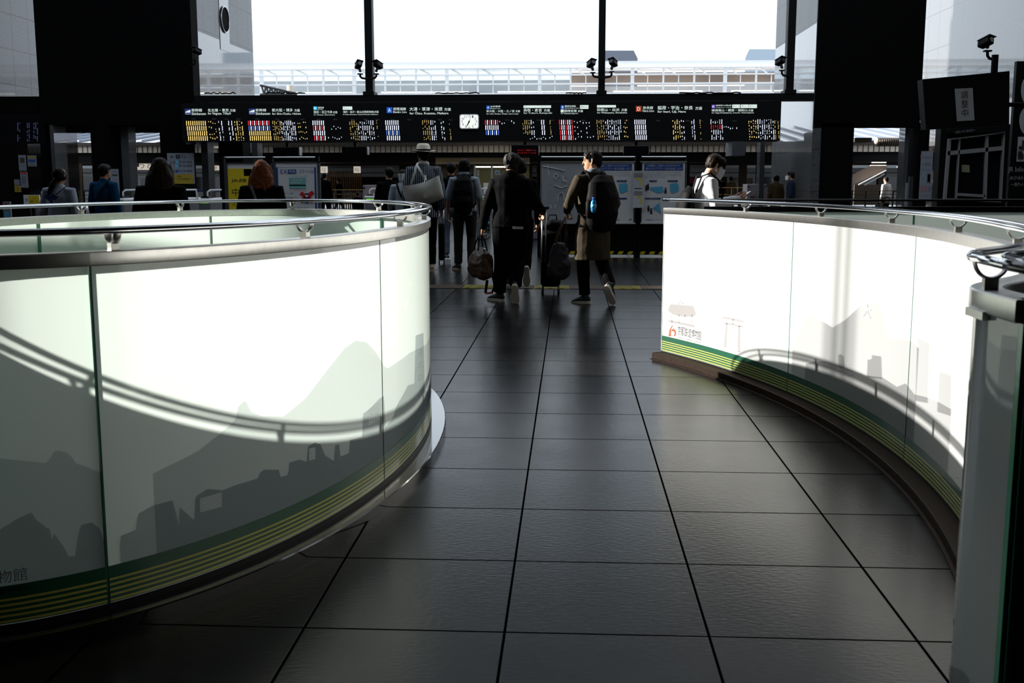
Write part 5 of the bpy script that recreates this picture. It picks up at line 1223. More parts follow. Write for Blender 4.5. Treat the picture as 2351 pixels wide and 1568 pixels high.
def shoe(root, ankle, yaw, pitch, um, sm, s=1., roll=0):
    """pitch: heel lift in degrees about the ball of the foot"""
    R = Matrix.Translation(ankle) @ Matrix.Rotation(yaw, 4, 'Z') @ Matrix.Rotation(math.radians(-pitch), 4, 'X') @ Matrix.Rotation(math.radians(roll), 4, 'Y')
    P = lambda x, y, z: R @ (Vector((x, y, z))*s)
    b = bm_new()
    tube(b, [P(0, -.055, -.035), P(0, -.02, -.025), P(0, .04, -.030), P(0, .10, -.042), P(0, .155, -.052), P(0, .19, -.058)], [(.030*s, .040*s), (.036*s, .046*s), (.040*s, .042*s), (.046*s, .030*s), (.045*s, .022*s), (.030*s, .014*s)], 14, side=tuple(R.to_3x3() @ Vector((1, 0, 0))))
    tube(b, [P(0, -.01, 0), P(0, -.01, .03)], .043*s, 12)
    o = bpy.data.objects.new('shoe', remesh(b, .007, 3)); o.data.materials.append(M[um]); COL.objects.link(o); o.parent = root
    b = bm_new(); n = 14; prof = [(-.068, .020), (-.072, .0), (-.05, .034), (0, .037), (.05, .040), (.10, .049), (.15, .047), (.19, .032), (.205, .008)]
    lo = [(-.004, -.072), *[(-.0, 0)][:0]]
    outl = [(-.026, -.066), (-.036, -.03), (-.034, .03), (-.047, .10), (-.046, .15), (-.030, .195), (0, .208), (.030, .195), (.046, .15), (.047, .10), (.034, .03), (.036, -.03), (.026, -.066), (0, -.076)]
    A = [b.verts.new(P(x, y, -.084)) for x, y in outl]; B = [b.verts.new(P(x*1.04, y*1.02, -.052-(.006 if y > .1 else 0))) for x, y in outl]
    b.faces.new(A); b.faces.new(B[::-1])
    for k in range(len(outl)): b.faces.new((A[k], B[k], B[(k+1) % len(outl)], A[(k+1) % len(outl)]))
    c = bpy.data.objects.new('sole', to_mesh('sole', b, sm)); COL.objects.link(c); c.parent = o
    b = bm_new()
    for k in range(4): tube(b, [P(-.022, .02+.022*k, .012-.013*k), P(0, .024+.022*k, .020-.013*k), P(.022, .02+.022*k, .012-.013*k)], .004*s, 6)
    c = bpy.data.objects.new('laces', to_mesh('laces', b, sm, True)); COL.objects.link(c); c.parent = o
def garment(root, name, mesh, m_, label=None):
    o = bpy.data.objects.new(name, mesh); mesh.materials.append(M[m_]); COL.objects.link(o); o.parent = root
    if label: o['label'] = label
    return o
def person(base, H, face, label, pose={}, hair='short', hairm='hair_black', top=('jacket', 'cloth_black', .80, 1.0), trousers=('trousers', 'cloth_black'), shoes=('shoe_black', 'sole_white'), skin='skin',
           hy=0, hp=0, ht=0, vox=.0065, lean=0, group=None, footp=(0, 0), footyaw=(-.12, .12), curl=.5, legw=1., hands=None, girth=1., mask=False, collar=None, face_parts=False):
    s = H/1.70; J = {k: Vector(v) for k, v in {**DEF, **pose}.items()}
    for k in ('sl', 'sr', 'el', 'er', 'wl', 'wr', 'head'):
        if k not in pose: J[k] = J[k]+Vector((0, lean, 0))*((J[k].z-.9)/.5)
    S = lambda v: Vector(v)*s
    hm = Matrix.Translation(S(J['head'])) @ Matrix.Rotation(hy, 4, 'Z') @ Matrix.Rotation(hp, 4, 'X') @ Matrix.Rotation(ht, 4, 'Y')
    b = bm_new(); head_bm(b, hm, s)
    ln = lambda z: Vector((0, lean*(z-.9)/.5, z))
    nb = ln(1.42); hd = J['head']
    tube(b, [S(nb), S(nb.lerp(hd, .5)+Vector((0, -.012, 0))), S(hd+Vector((0, -.02, -.05)))], [.058*s, .053*s, .056*s], 14)
    tube(b, [S(ln(.88)), S(ln(1.0)), S(ln(1.12)), S(ln(1.28)), S(ln(1.38)), S(ln(1.43))], [(.135*s, .09*s), (.135*s, .09*s), (.125*s, .085*s), (.15*s, .095*s), (.14*s, .07*s), (.07*s, .05*s)], 18, side=(1, 0, 0))
    tube(b, [S(J['sl']), S(J['sl'].lerp(J['sr'], .5)), S(J['sr'])], [.045*s, .055*s, .045*s], 10)
    for q in 'lr':
        sd = -1 if q == 'l' else 1
        tube(b, [S(J['s'+q]), S(J['s'+q].lerp(J['e'+q], .5)), S(J['e'+q]), S(J['e'+q].lerp(J['w'+q], .35)), S(J['w'+q])], [.045*s, .042*s, .035*s, .036*s, .024*s], 12)
        tube(b, [S(J['h'+q]), S(J['h'+q].lerp(J['k'+q], .5)), S(J['k'+q]), S(J['k'+q].lerp(J['a'+q], .35)), S(J['a'+q])], [.075*s, .066*s, .048*s, .048*s, .032*s], 14)
        hd_ = (hands or {}).get(q, {})
        d = hd_.get('d', tuple((J['w'+q]-J['e'+q]).normalized())); pm = hd_.get('palm', (-sd, 0, 0) if abs(d[2]) > .5 else (-sd*.6, 0, -.8))
        hand(b, S(J['w'+q]), d, pm, sd, hd_.get('curl', curl), s)
    me = remesh(b, vox, 2); me.materials.append(M[skin])
    root = bpy.data.objects.new('person', me); COL.objects.link(root); root.location = base; root.rotation_euler = (0, 0, face)
    tag(root, label, 'person', group)
    # hair
    b = bm_new(); hair_bm(b, hm, hair, s); garment(root, 'hair', remesh(b, max(.006, vox), 2, .005*s, 1., (75, 75, 14)), hairm)
    if face_parts:
        T = lambda *p: hm @ (Vector(p)*s)
        for sx in (-1, 1):
            b = bm_new(); ball(b, T(sx*.031, .083, .009), (.013*s, .006*s, .0055*s), hm.to_3x3().to_4x4(), 2); garment(root, 'eye', to_mesh('eye', b, [], True), 'eye_dark')
            b = bm_new(); tube(b, [T(sx*.014, .0965, .030), T(sx*.032, .0935, .036), T(sx*.050, .079, .031)], .0048*s, 6); garment(root, 'eyebrow', to_mesh('eyebrow', b, [], True), 'hair_black')
        b = bm_new(); tube(b, [T(-.021, .086, -.0605), T(0, .0955, -.060), T(.021, .086, -.0605)], .0042*s, 6); garment(root, 'mouth', to_mesh('mouth', b, [], True), 'lip')
    if mask:
        b = bm_new(); T = lambda *p: hm @ (Vector(p)*s); rows = []
        for z, k in ((.004, .6), (-.018, .9), (-.040, 1.0), (-.066, 1.), (-.092, .85), (-.108, .5)):
            rows.append([b.verts.new(T(.070*math.sin(t)*(.80+.2*k),   .014+(.094+.026*(.5+.5*k)*math.cos(t)**6)*math.cos(t), z)) for t in [(-1.25+2.5*i/12) for i in range(13)]])
        for A, B in zip(rows, rows[1:]):
            for k in range(12): b.faces.new((A[k], A[k+1], B[k+1], B[k]))
        for sx in (-1, 1): tube(b, [T(sx*.066, .045, -.012), T(sx*.076, .01, .006), T(sx*.078, -.016, .010)], .002*s, 5); tube(b, [T(sx*.064, .040, -.075), T(sx*.076, .0, -.035), T(sx*.078, -.018, -.02)], .002*s, 5)
        garment(root, 'face_mask', to_mesh('face_mask', b, [], True), 'mask_white').data.polygons.foreach_set('use_smooth', [True]*1) if False else garment(root, 'face_mask', to_mesh('face_mask', b, [], True), 'mask_white')
    # trousers
    g = girth; v2 = max(.009, vox*1.3)
    if trousers:
        b = bm_new(); tube(b, [S(ln(.84)), S(ln(.90)), S(ln(.98)), S(ln(1.05))], [(.155*g*s, .108*g*s), (.168*g*s, .122*g*s), (.158*g*s, .112*g*s), (.148*g*s, .104*g*s)], 18, side=(1, 0, 0))
        for q in 'lr':
            h_, k_, a_ = J['h'+q], J['k'+q], J['a'+q]; w_ = legw
            tube(b, [S(h_), S(h_.lerp(k_, .5)), S(k_), S(k_.lerp(a_, .5)), S(a_+(k_-a_)*.04)], [.098*g*s, .086*w_*s, .070*w_*s, .066*w_*s, .060*w_*s], 14, round_=False)
        garment(root, trousers[0], remesh(b, v2, 3, .006*s, 9., (1, 1, .9)), trousers[1])
    # top
    nm_, tm, hem, slv = top[:4]; fl = top[4] if len(top) > 4 else 1.
    b = bm_new(); hz = hem; pts = []; 
    prof = [(hz, .165*fl, .120*fl), (max(hz+.02, .84) if hz < .84 else hz+.04, .168*max(1, (fl+1)/2), .125), (1.06, .155, .115), (1.20, .165, .120), (1.30, .178, .118), (1.38, .165, .092), (1.43, .085, .068), (1.46, .068, .062)]
    prof = [q for i, q in enumerate(prof) if i == 0 or q[0] > hz+.01]
    tube(b, [S(ln(z)) for z, _, _ in prof], [(a*g*s, c*g*s) for _, a, c in prof], 20, side=(1, 0, 0), round_=False)
    for q in 'lr':
        a_, e_, w_ = J['s'+q], J['e'+q], J['w'+q]
        end = e_.lerp(w_, min(1, (slv-.5)*2)) if slv > .5 else a_.lerp(e_, slv*2)
        mid = [(a_, .070), (a_.lerp(e_, .5), .062)]+([(e_, .055), (e_.lerp(w_, .4), .050), (end, .041)] if slv > .55 else [(end, .060)])
        tube(b, [S(nb.lerp(a_, .55)+Vector((0, 0, -.03))), S(a_)]+[S(p) for p, _ in mid[1:]], [.070*s]+[r*s*(.5+.5*g) for _, r in mid], 14)
    tube(b, [S(ln(1.41)+Vector((0, 0, 0))), S(ln(1.47)+Vector((0, .01, 0)))], [.075*s, .066*s], 14, round_=False)
    garment(root, nm_, remesh(b, v2, 3, .009*s, 8., (1, 1, .7)), tm)
    if collar:
        b = bm_new(); c0 = ln(1.445)
        ringp = [S(c0+Vector((.070*math.cos(t), .066*math.sin(t), .018-.012*math.sin(t)))) for t in [2*PI*i/24 for i in range(25)]]
        tube(b, ringp, [(.012*s, .026*s)]*25, 8, cap=False); garment(root, 'collar', to_mesh('collar', b, [], True), collar)
    if shoes:
        for i, q in enumerate('lr'): shoe(root, S(J['a'+q]), footyaw[i], footp[i], shoes[0], shoes[1], s)
    return root, J, s, hm
def W_(root, p): return Matrix.Translation(root.location) @ Matrix.Rotation(root.rotation_euler[2], 4, 'Z') @ Vector(p)
def stand(px, Y, z=0):
    v = at(px, 400, Y); return (v.x, Y, z)
def hof(py, px, Y): return at(px, py, Y).z
def sub(root, name, b, m_, smooth='all', label=None):
    """child of a person built in the person's own frame"""
    me = to_mesh(name, b, m_); o = bpy.data.objects.new(name, me); COL.objects.link(o); o.parent = root
    if smooth: me.polygons.foreach_set('use_smooth', [True]*len(me.polygons))
    if label: o['label'] = label
    return o
def carried(name, base, rot, label, cat):
    t = bpy.data.objects.new(name, None); COL.objects.link(t); t.location = base; t.rotation_euler = (0, 0, rot); t.empty_display_size = .1
    return tag(t, label, cat)
def lpart(t, name, b, m_, vox=0, amp=0, freq=10, label=None, smooth=True):
    me = remesh(b, vox, 4, amp, freq) if vox else to_mesh(name, b, [])
    me.materials.append(M[m_]); o = bpy.data.objects.new(name, me); COL.objects.link(o); o.parent = t
    if smooth: me.polygons.foreach_set('use_smooth', [True]*len(me.polygons))
    if label: o['label'] = label
    return o
def backpack(root, s, label, w=.30, h=.44, d=.17, zc=1.17, m_='leather_black', lean=0, strap='leather_black', extra=None, x0=0):
    t = carried('backpack', W_(root, Vector((x0, -.225, zc-h/2))*s), root.rotation_euler[2], label, 'backpack')
    b = bm_new(); tube(b, [Vector((0, -.0, 0))*s, Vector((0, -.01, h*.25))*s, Vector((0, -.01, h*.6))*s, Vector((0, .015, h*.9))*s, Vector((0, .03, h))*s], [(w*.46*s, d*.55*s), (w*.52*s, d*.60*s), (w*.50*s, d*.55*s), (w*.42*s, d*.42*s), (w*.28*s, d*.25*s)], 20, side=(1, 0, 0))
    lpart(t, 'bag_body', b, m_, .010, .006, 9)
    b = bm_new(); tube(b, [Vector((0, -.075, h*.10))*s, Vector((0, -.088, h*.28))*s, Vector((0, -.078, h*.42))*s], [(w*.34*s, .040*s), (w*.40*s, .045*s), (w*.34*s, .035*s)], 16, side=(1, 0, 0)); lpart(t, 'front_pocket', b, m_, .010, .004)
    for sx in (-1, 1):
        b = bm_new(); P = lambda x, y, z: Vector((x-x0, y+.225, z-zc+h/2))*s
        tube(b, [P(sx*.06, -.145, zc+h*.42), P(sx*.085, -.09, 1.44), P(sx*.10, .0, 1.475), P(sx*.105, .09, 1.40), P(sx*.12, .135, 1.26), P(sx*.145, .10, 1.10), P(sx*.165, -.02, 1.02), P(sx*.13, -.14, zc-h*.40)], [(.028*s, .007*s)]*8, 8, side=(1, 0, 0)); lpart(t, 'shoulder_strap', b, strap)
    b = bm_new(); tube(b, [Vector((-.04, .03, h-.01))*s, Vector((-.03, .02, h+.035))*s, Vector((.03, .02, h+.035))*s, Vector((.04, .03, h-.01))*s], .008*s, 8); lpart(t, 'grab_loop', b, strap)
    return t

# --- grey-haired person walking away, centre
c = stand(1172, 11.9); H8 = 1.665
p8, J8, s8, _ = person(c, H8, 0, 'grey-haired person in black jacket and trousers walking away in the middle of the hall', hair='grey', hairm='hair_grey', hy=.12, ht=.04,
    pose=dict(head=(.01, .075, 1.555), sl=(-.170, .0, 1.335), sr=(.170, .0, 1.335), ar=(.06, -.16, .20), kr=(.09, .06, .50), al=(-.13, .10, .085), kl=(-.11, .08, .50), er=(.285, .04, 1.09), wr=(.355, .27, 1.02), el=(-.26, -.02, 1.08), wl=(-.315, .06, .85)),
    top=('jacket', 'cloth_black', .85, 1.0, 1.08), trousers=('trousers', 'cloth_black'), footp=(0, 58), footyaw=(.75, .0), legw=1.2, girth=1.22, hands=dict(r=dict(d=(.2, .5, -.8), palm=(-.3, .2, -.6), curl=1.0), l=dict(curl=1.0)))
b = bm_new(); box(b, Vector((.03, -.165, .835))*s8, Vector((.15, -.15, .862))*s8); sub(p8, 'shirt_hem', b, 'cloth_white', None)
# brown holdall in his left hand
hl = W_(p8, (J8['wl']+Vector((-.03, .02, -.10)))*s8)
t = carried('holdall', hl+Vector((0, 0, -.50)), .35, 'crumpled brown leather holdall hanging from the left hand of grey-haired person', 'bag')
b = bm_new(); tube(b, [(0, -.18, .10), (0, -.10, .17), (0, 0, .19), (0, .10, .17), (0, .18, .10)], [(.09, .10), (.12, .16), (.125, .18), (.12, .16), (.09, .10)], 18, side=(1, 0, 0)); lpart(t, 'bag_body', b, 'leather_brown', .009, .018, 13)
for sx in (-1, 1):
    b = bm_new(); tube(b, [(sx*.05, -.09, .34), (sx*.035, -.06, .44), (sx*.01, 0, .505), (sx*.035, .06, .44), (sx*.05, .09, .34)], .008, 8); lpart(t, 'handle', b, 'leather_black')
b = bm_new(); tube(b, [(.03, -.1, .35), (.03, .1, .35)], .012, 8); lpart(t, 'clasp', b, 'silver')
b = bm_new(); tube(b, [(.08, -.17, .12), (.12, -.16, -.05), (.10, -.10, -.13), (.02, -.13, -.12), (.02, -.20, .02)], [(.016, .004)]*5, 6); lpart(t, 'dangling_strap', b, 'leather_black')
mat('orange_tag', (.55, .12, .05), .6); b = bm_new(); rbox(b, (.06, -.13, -.13), (.09, .03, .02), .004); lpart(t, 'strap_end', b, 'orange_tag', smooth=False)
# striped pouch beside it
t = carried('pouch', tuple(at(1113, 536, 12.6)), 0, 'blue and yellow striped pouch behind the brown holdall', 'bag')
b = bm_new()
for k in range(5): box(b, (-.06, 0, .025*k), (.06, .05, .025*k+.025), k % 2)
me = to_mesh('striped_body', b, ['sky_print', 'tactile_yellow']); o = bpy.data.objects.new('striped_body', me); COL.objects.link(o); o.parent = t
b = bm_new(); tube(b, [(-.05, .02, .12), (-.05, .1, .45), (.05, .1, .45), (.05, .02, .12)], .005, 6); lpart(t, 'strap', b, 'leather_black')
# --- walker in trainers hidden in front of him
c = stand(1193, 13.6)
p8b, *_ = person(c, 1.62, 0, 'person in dark clothes and black-white trainers walking just ahead of the grey-haired person', hair='bob', vox=.010, pose=dict(ar=(.10, -.12, .24), kr=(.10, .05, .50), al=(-.14, .10, .085), kl=(-.11, .08, .5)), top=('jacket', 'cloth_dark', .82, 1.0), trousers=('trousers', 'cloth_black'), footp=(0, 75), footyaw=(.7, 0), shoes=('shoe_black', 'sole_white'))
# --- suitcase with telescopic handle at his right
c = at(1258, 658, 12.75)
t = carried('suitcase', (c.x+.03, 12.75, 0), 0, 'tall black suitcase with silver pull handle and a bag on top, beside the grey-haired person', 'suitcase')
b = bm_new(); rbox(b, (0, .12, .42), (.235, .30, .66), .05, 3); lpart(t, 'shell', b, 'leather_black')
b = bm_new()
for k in range(5): box(b, (-.09+.045*k-.006, -.035, .14), (-.09+.045*k+.006, -.022, .70))
lpart(t, 'shell_ribs', b, 'leather_black', smooth=False)
for sx in (-1, 1):
    for yy in (.0, .24):
        b = bm_new(); tube(b, [(sx*.095-.012, yy, .045), (sx*.095+.012, yy, .045)], .045, 14, round_=False); lpart(t, 'wheel', b, 'shoe_black')
for dx in (-.10, -.06):
    b = bm_new(); tube(b, [(dx, -.05, .38), (dx, -.03, 1.02)], .010, 8, round_=False); lpart(t, 'handle_tube', b, 'silver')
b = bm_new(); tube(b, [(-.125, -.03, 1.02), (-.035, -.03, 1.02)], .016, 10); lpart(t, 'grip', b, 'leather_black')
t2 = carried('travel_bag', (c.x+.04, 12.75, .765), 0, 'soft black bag resting on top of the tall suitcase', 'bag')
b = bm_new(); tube(b, [(-.10, .12, .05), (0, .12, .06), (.10, .12, .05)], [(.12, .06), (.14, .07), (.12, .06)], 16, side=(0, 1, 0)); lpart(t2, 'bag_body', b, 'leather_black', .012, .01)
b = bm_new(); tube(b, [(-.05, .1, .11), (-.03, .1, .17), (.05, .1, .17), (.06, .1, .11)], .008, 8); lpart(t2, 'handle', b, 'leather_black')
# --- man in long coat looking left
c = stand(1362, 11.75); H9 = 1.665
p9, J9, s9, hm9 = person(c, H9, .42, 'person in long olive-brown coat with backpack, walking and looking left into the sunlight', hair='short', hy=.98, hp=-.05, face_parts=True, vox=.0055,
    pose=dict(ar=(.13, -.20, .22), kr=(.13, .03, .49), al=(-.05, .08, .085), kl=(-.08, .08, .50), el=(-.29, -.02, 1.13), wl=(-.22, .20, 1.03), er=(.27, -.02, 1.11), wr=(.24, .14, .90)), collar='cloth_grey',
    top=('long_coat', 'cloth_coat', .50, 1.0, 1.22), trousers=('trousers', 'cloth_black'), footp=(4, 52), footyaw=(.35, -.9), shoes=('shoe_black', 'sole_white'), girth=1.06, legw=1.05, hands=dict(l=dict(d=(.25, .35, -.9), palm=(.7, -.3, -.2), curl=1.15)))
bp9 = backpack(p9, s9, 'large black backpack on the person in the long olive coat', .36, .50, .20, 1.14)
b = bm_new(); tube(b, [(-.165*s9, -.03, .10), (-.165*s9, -.035, .24)], .038, 14); lpart(bp9, 'side_pocket', b, 'leather_black')
t = carried('water_bottle', W_(p9, Vector((-.145, -.325, 1.045))*s9), 0, 'blue water bottle tucked in the side of the black backpack', 'bottle')
b = bm_new(); tube(b, [(0, 0, .0), (0, 0, .015), (0, 0, .09), (0, 0, .108), (0, 0, .118)], [.026, .029, .029, .018, .013], 24); lpart(t, 'bottle_body', b, 'bottle_blue')
b = bm_new(); tube(b, [(0, 0, .122), (0, 0, .142)], .016, 18, round_=False); lpart(t, 'cap', b, 'bottle_cap')
b = bm_new(); tube(b, [(0, 0, .03), (0, 0, .07)], .0300, 24, round_=False); lpart(t, 'bottle_label', b, 'sky_print')
hl = W_(p9, (J9['wl']+Vector((0, .03, -.07)))*s9)
t = carried('tote_bag', hl+Vector((-.07, .03, -.66)), .5, 'dark navy tote bag with brown handles in the hand of the coat wearer', 'bag')
b = bm_new(); tube(b, [(0, 0, .03), (0, 0, .12), (0, 0, .25), (0, 0, .36)], [(.14, .075), (.15, .08), (.12, .06), (.085, .035)], 18, side=(1, 0, 0)); mat('bag_navy', (.014, .013, .022), .6); lpart(t, 'bag_body', b, 'bag_navy', .010, .012, 9)
for sy in (-1, 1):
    b = bm_new(); tube(b, [(-.06, sy*.03, .33), (-.02, sy*.015, .48), (.07, sy*.01, .66), (.085, sy*.015, .50), (.07, sy*.03, .33)], .008, 8); lpart(t, 'handle', b, 'leather_brown')
# --- white hat and tote
c = stand(972, 15.9); H6 = 1.83
p6, J6, s6, hm6 = person(c, H6, .12, 'tall person in white hat and navy striped shirt with white shoulder bag', hair='short', hy=.35, top=('striped_shirt', 'cloth_stripe', .74, 1.0, 1.02), girth=1.18, collar='cloth_white', trousers=('trousers', 'cloth_black'), shoes=('shoe_tan', 'sole_white'), vox=.0075, pose=dict(al=(-.10, .02, .085)))
T = lambda *p: hm6 @ (Vector(p)*s6)
b = bm_new(); n = 28
rings = []
for z, r, sq in ((.055, .158, 1.12), (.050, .150, 1.12), (.060, .098, 1.12), (.075, .096, 1.14), (.13, .088, 1.15), (.155, .074, 1.18), (.162, .055, 1.2), (.150, .025, 1.2)):
    rings.append([b.verts.new(T(r*math.cos(2*PI*k/n), -.005+r*sq*math.sin(2*PI*k/n), z+(.018*(math.cos(2*PI*k/n)**2) if r > .14 else 0)-(.012*math.cos(4*PI*k/n)*0))) for k in range(n)])
for A, B in zip(rings, rings[1:]):
    for k in range(n): b.faces.new((A[k], A[(k+1) % n], B[(k+1) % n], B[k]))
b.faces.new(rings[-1])
hat = sub(p6, 'hat', b, 'straw'); 
sm_ = hat.modifiers.new('thick', 'SOLIDIFY'); sm_.thickness = .004
b = bm_new(); tube(b, [T(.099*math.cos(a*PI/14), -.005+.099*1.13*math.sin(a*PI/14), .073) for a in range(29)], [(.011*s6, .003)]*29, 6, side=tuple(hm6.to_3x3() @ Vector((0, 0, 1))), cap=False); o = sub(p6, 'hat_band', b, 'cloth_black')
t = carried('shoulder_bag', tuple(at(968, 468, 15.62)), .06, 'large soft white shoulder bag on the back of the hat wearer', 'bag')
k = 15.62/FPX
V_ = lambda px, py, y=0: Vector(((px-968)*k, y, (468-py)*k))
b = bm_new(); prof = [((922, 426), (925, 422), (1002, 405), (1008, 404)), ((924, 436), (930, 440), (1005, 425), (1011, 424)), ((930, 452), (940, 455), (1008, 445), (1015, 444)), ((938, 464), (950, 468), (1000, 462), (1017, 452))]
cols = 14; gr = []
L_ = [(921.5, 427), (926, 445), (931, 460), (937, 470)]; R_2 = [(1008, 403.5), (1013, 422), (1017, 440), (1019, 455)]
for sgn in (-1, 1):
    g_ = []
    for r in range(9):
        v = r/8; a = v*3; i = min(2, int(a)); f = a-i
        l = Vector(L_[i]).lerp(Vector(L_[i+1]), f); rr_ = Vector(R_2[i]).lerp(Vector(R_2[i+1]), f); row = []
        for q in range(cols+1):
            u = q/cols; p = l.lerp(rr_, u); sag = 6*math.sin(PI*u)*(1-v) + 7*math.sin(PI*u)*v
            y = sgn*(.02+.060*math.sin(PI*min(1, .15+.85*v))*math.sin(PI*u)**.6)+.018*noise.noise(Vector((u*4, v*3, sgn)))
            row.append(b.verts.new(V_(p.x, p.y+sag, y)))
        g_.append(row)
    gr.append(g_)
for g_ in gr:
    for A, B in zip(g_, g_[1:]):
        for q in range(cols): b.faces.new((A[q], A[q+1], B[q+1], B[q]))
A, B = gr
for r in range(8):
    for q in (0, cols): b.faces.new((A[r][q], A[r+1][q], B[r+1][q], B[r][q]))
for q in range(cols): b.faces.new((A[-1][q], A[-1][q+1], B[-1][q+1], B[-1][q]))
lpart(t, 'bag_body', b, 'leather_white')
for y in (-.025, .03):
    b = bm_new(); tube(b, [V_(944, 424, y-.02), V_(953, 397, y), V_(957, 379, y+.06), V_(960, 374, y+.22), V_(968, 385, y+.30), V_(978, 414, y*.5+.02)] if y > 0 else [V_(975, 413, y), V_(967, 395, y), V_(958, 380, y+.06), V_(958, 375, y+.2)], [(.016, .004)]*(6 if y > 0 else 4), 8, side=(1, 0, 0)); lpart(t, 'strap', b, 'leather_white')
b = bm_new(); tube(b, [V_(977, 412, -.03), V_(974, 425, -.10), V_(971, 436, -.11)], .007, 6); lpart(t, 'tassel', b, 'leather_white')
b = bm_new(); quad(b, [V_(974, 439, -.115), V_(984, 437, -.115), V_(985, 453, -.12), V_(974, 455, -.12)]); lpart(t, 'luggage_tag', b, 'leather_white', smooth=False)
# --- backpacker in pale shirt
c = stand(1066, 16.2); H7 = 1.66
p7, J7, s7, _ = person(c, H7, 0, 'person in pale blue short-sleeved shirt with black backpack waiting behind the gates', hair='bob', top=('shirt', 'cloth_shirt', .84, .5, 1.02), trousers=('trousers', 'cloth_taupe'), shoes=('shoe_black', 'shoe_tan'), vox=.0075, collar='cloth_shirt', footyaw=(.5, -.5), pose=dict(wl=(-.27, .05, .86), el=(-.25, 0, 1.1), ar=(.11, -.10, .09)))
backpack(p7, s7, 'black backpack on the person in the pale blue shirt', .30, .50, .17, 1.16)
# --- others near the gates
c = stand(1036, 18.3)
person(c, 1.64, .1, 'person in black jacket and blue jeans ahead of the backpacker', hair='short', top=('jacket', 'cloth_black', .90, 1.0), trousers=('jeans', 'denim'), vox=.011, girth=.95)
t = carried('suitcase', (at(1014, 590, 17.3).x, 17.3, 0), .1, 'black suitcase with silver handle and white tag beside the jeans wearer', 'suitcase')
b = bm_new(); rbox(b, (0, .1, .36), (.10, .30, .60), .03, 2); lpart(t, 'shell', b, 'leather_black')
b = bm_new(); tube(b, [(-.03, 0, .6), (-.03, 0, .95), (.04, 0, .95), (.04, 0, .6)], .009, 8); lpart(t, 'pull_handle', b, 'silver')
for sx in (-1, 1):
    b = bm_new(); tube(b, [(sx*.04-.01, .02, .035), (sx*.04+.01, .02, .035)], .035, 12, round_=False); lpart(t, 'wheel', b, 'shoe_black')
t = thing('paper_bag', at(1028, 595, 17.2), 'small white paper bag on the floor by the jeans wearer', 'bag')
b = bm_new(); A = at(1028, 597, 17.2); box(b, (A.x-.05, 17.2, 0), (A.x+.05, 17.3, .09)); part('bag_body', b, 'paper', t)
b = bm_new(); tube(b, [(A.x-.03, 17.25, .09), (A.x-.02, 17.25, .15), (A.x+.02, 17.25, .15), (A.x+.03, 17.25, .09)], .004, 6); part('bag_handle', b, 'paper', t)
c = stand(893, 18.4); person(c, hof(383, 893, 18.4), -.1, 'person in black jacket standing left of the hat wearer', hair='short', hy=.5, top=('jacket', 'cloth_black', .80, 1.0), vox=.011)
c = stand(925, 17.6); pg, Jg, sg, _ = person(c, hof(388, 928, 17.6), .1, 'person in pale grey shirt with black shoulder strap beside the hat wearer', hair='bob', top=('shirt', 'cloth_shirt', .78, 1.0), trousers=('trousers', 'cloth_dark'), vox=.011)
b = bm_new(); tube(b, [Vector((-.11, -.06, 1.44))*sg, Vector((-.07, -.135, 1.30))*sg, Vector((.03, -.145, 1.10))*sg, Vector((.15, -.12, .95))*sg], [(.016, .005)]*4, 6, side=(1, 0, 0)); sub(pg, 'shoulder_strap', b, 'leather_black')
t = thing('paper_cup', at(921, 418, 17.3), 'white paper cup held up beside the hat wearer', 'cup')
b = bm_new(); A = at(921, 415, 17.3); tube(b, [(A.x, 17.3, A.z), (A.x, 17.3, A.z+.10)], [.035, .05], 14, round_=False); part('cup_body', b, 'paper', t)
b = bm_new(); tube(b, [(A.x, 17.3, A.z+.10), (A.x, 17.3, A.z+.115)], .052, 14, round_=False); part('lid', b, 'paper', t)
# --- behind the left oval
c = stand(600, 10.4); pw, Jw, sw, _ = person(c, hof(366, 597, 10.4), -.05, 'person with wavy auburn hair in black coat seen from behind the oval balustrade', hair='wavy', hairm='hair_auburn', top=('coat', 'cloth_black', .62, 1.0, 1.15), girth=1.14, vox=.009)
b = bm_new(); tube(b, [Vector((-.10, -.07, 1.455))*sw, Vector((-.06, -.125, 1.38))*sw, Vector((-.02, -.145, 1.28))*sw], [(.012, .004)]*3, 6, side=(1, 0, 0)); sub(pw, 'shoulder_strap', b, 'cloth_grey')
c = stand(368, 9.4); person(c, hof(360, 368, 9.4), .05, 'person with long dark reddish hair in black coat, largest dark figure at left', hair='long', hairm='hair_brown', top=('coat', 'cloth_black', .60, 1.0, 1.2), girth=1.25, vox=.009)
c = stand(238, 15.0); pj, Jj, sj_, _ = person(c, hof(375, 236, 15.0), -.25, 'person in bright blue jacket with dark cross strap at left', hair='short', top=('jacket', 'cloth_blue', .80, 1.0), girth=1.04, vox=.010)
b = bm_new(); tube(b, [Vector((.12, -.06, 1.44))*sj_, Vector((.03, -.145, 1.28))*sj_, Vector((-.10, -.15, 1.08))*sj_, Vector((-.18, -.08, .95))*sj_], [(.014, .005)]*4, 6, side=(1, 0, 0)); sub(pj, 'cross_strap', b, 'leather_black')
c = stand(134, 12.6); pt, Jt, st_, _ = person(c, hof(383, 136, 12.6), -.12, 'person with dark ponytail in pale printed long-sleeved top at far left', hair='pony', top=('printed_top', 'cloth_tee', .78, 1.0, 1.05), girth=1.1, vox=.009, pose=dict(el=(-.25, -.03, 1.10), wl=(-.2, .12, .95)))
b = bm_new(); yb_ = -.19*st_
write(b, 'ROCK & ROLL', lambda u, v: Vector(((-.085+.17*u)*st_, yb_-.006, (1.335+.034*v+.03*math.sin(PI*u))*st_))); sub(pt, 'back_print', b, 'navy_print', None)
b = bm_new(); n = 30; rr = random.Random(3)
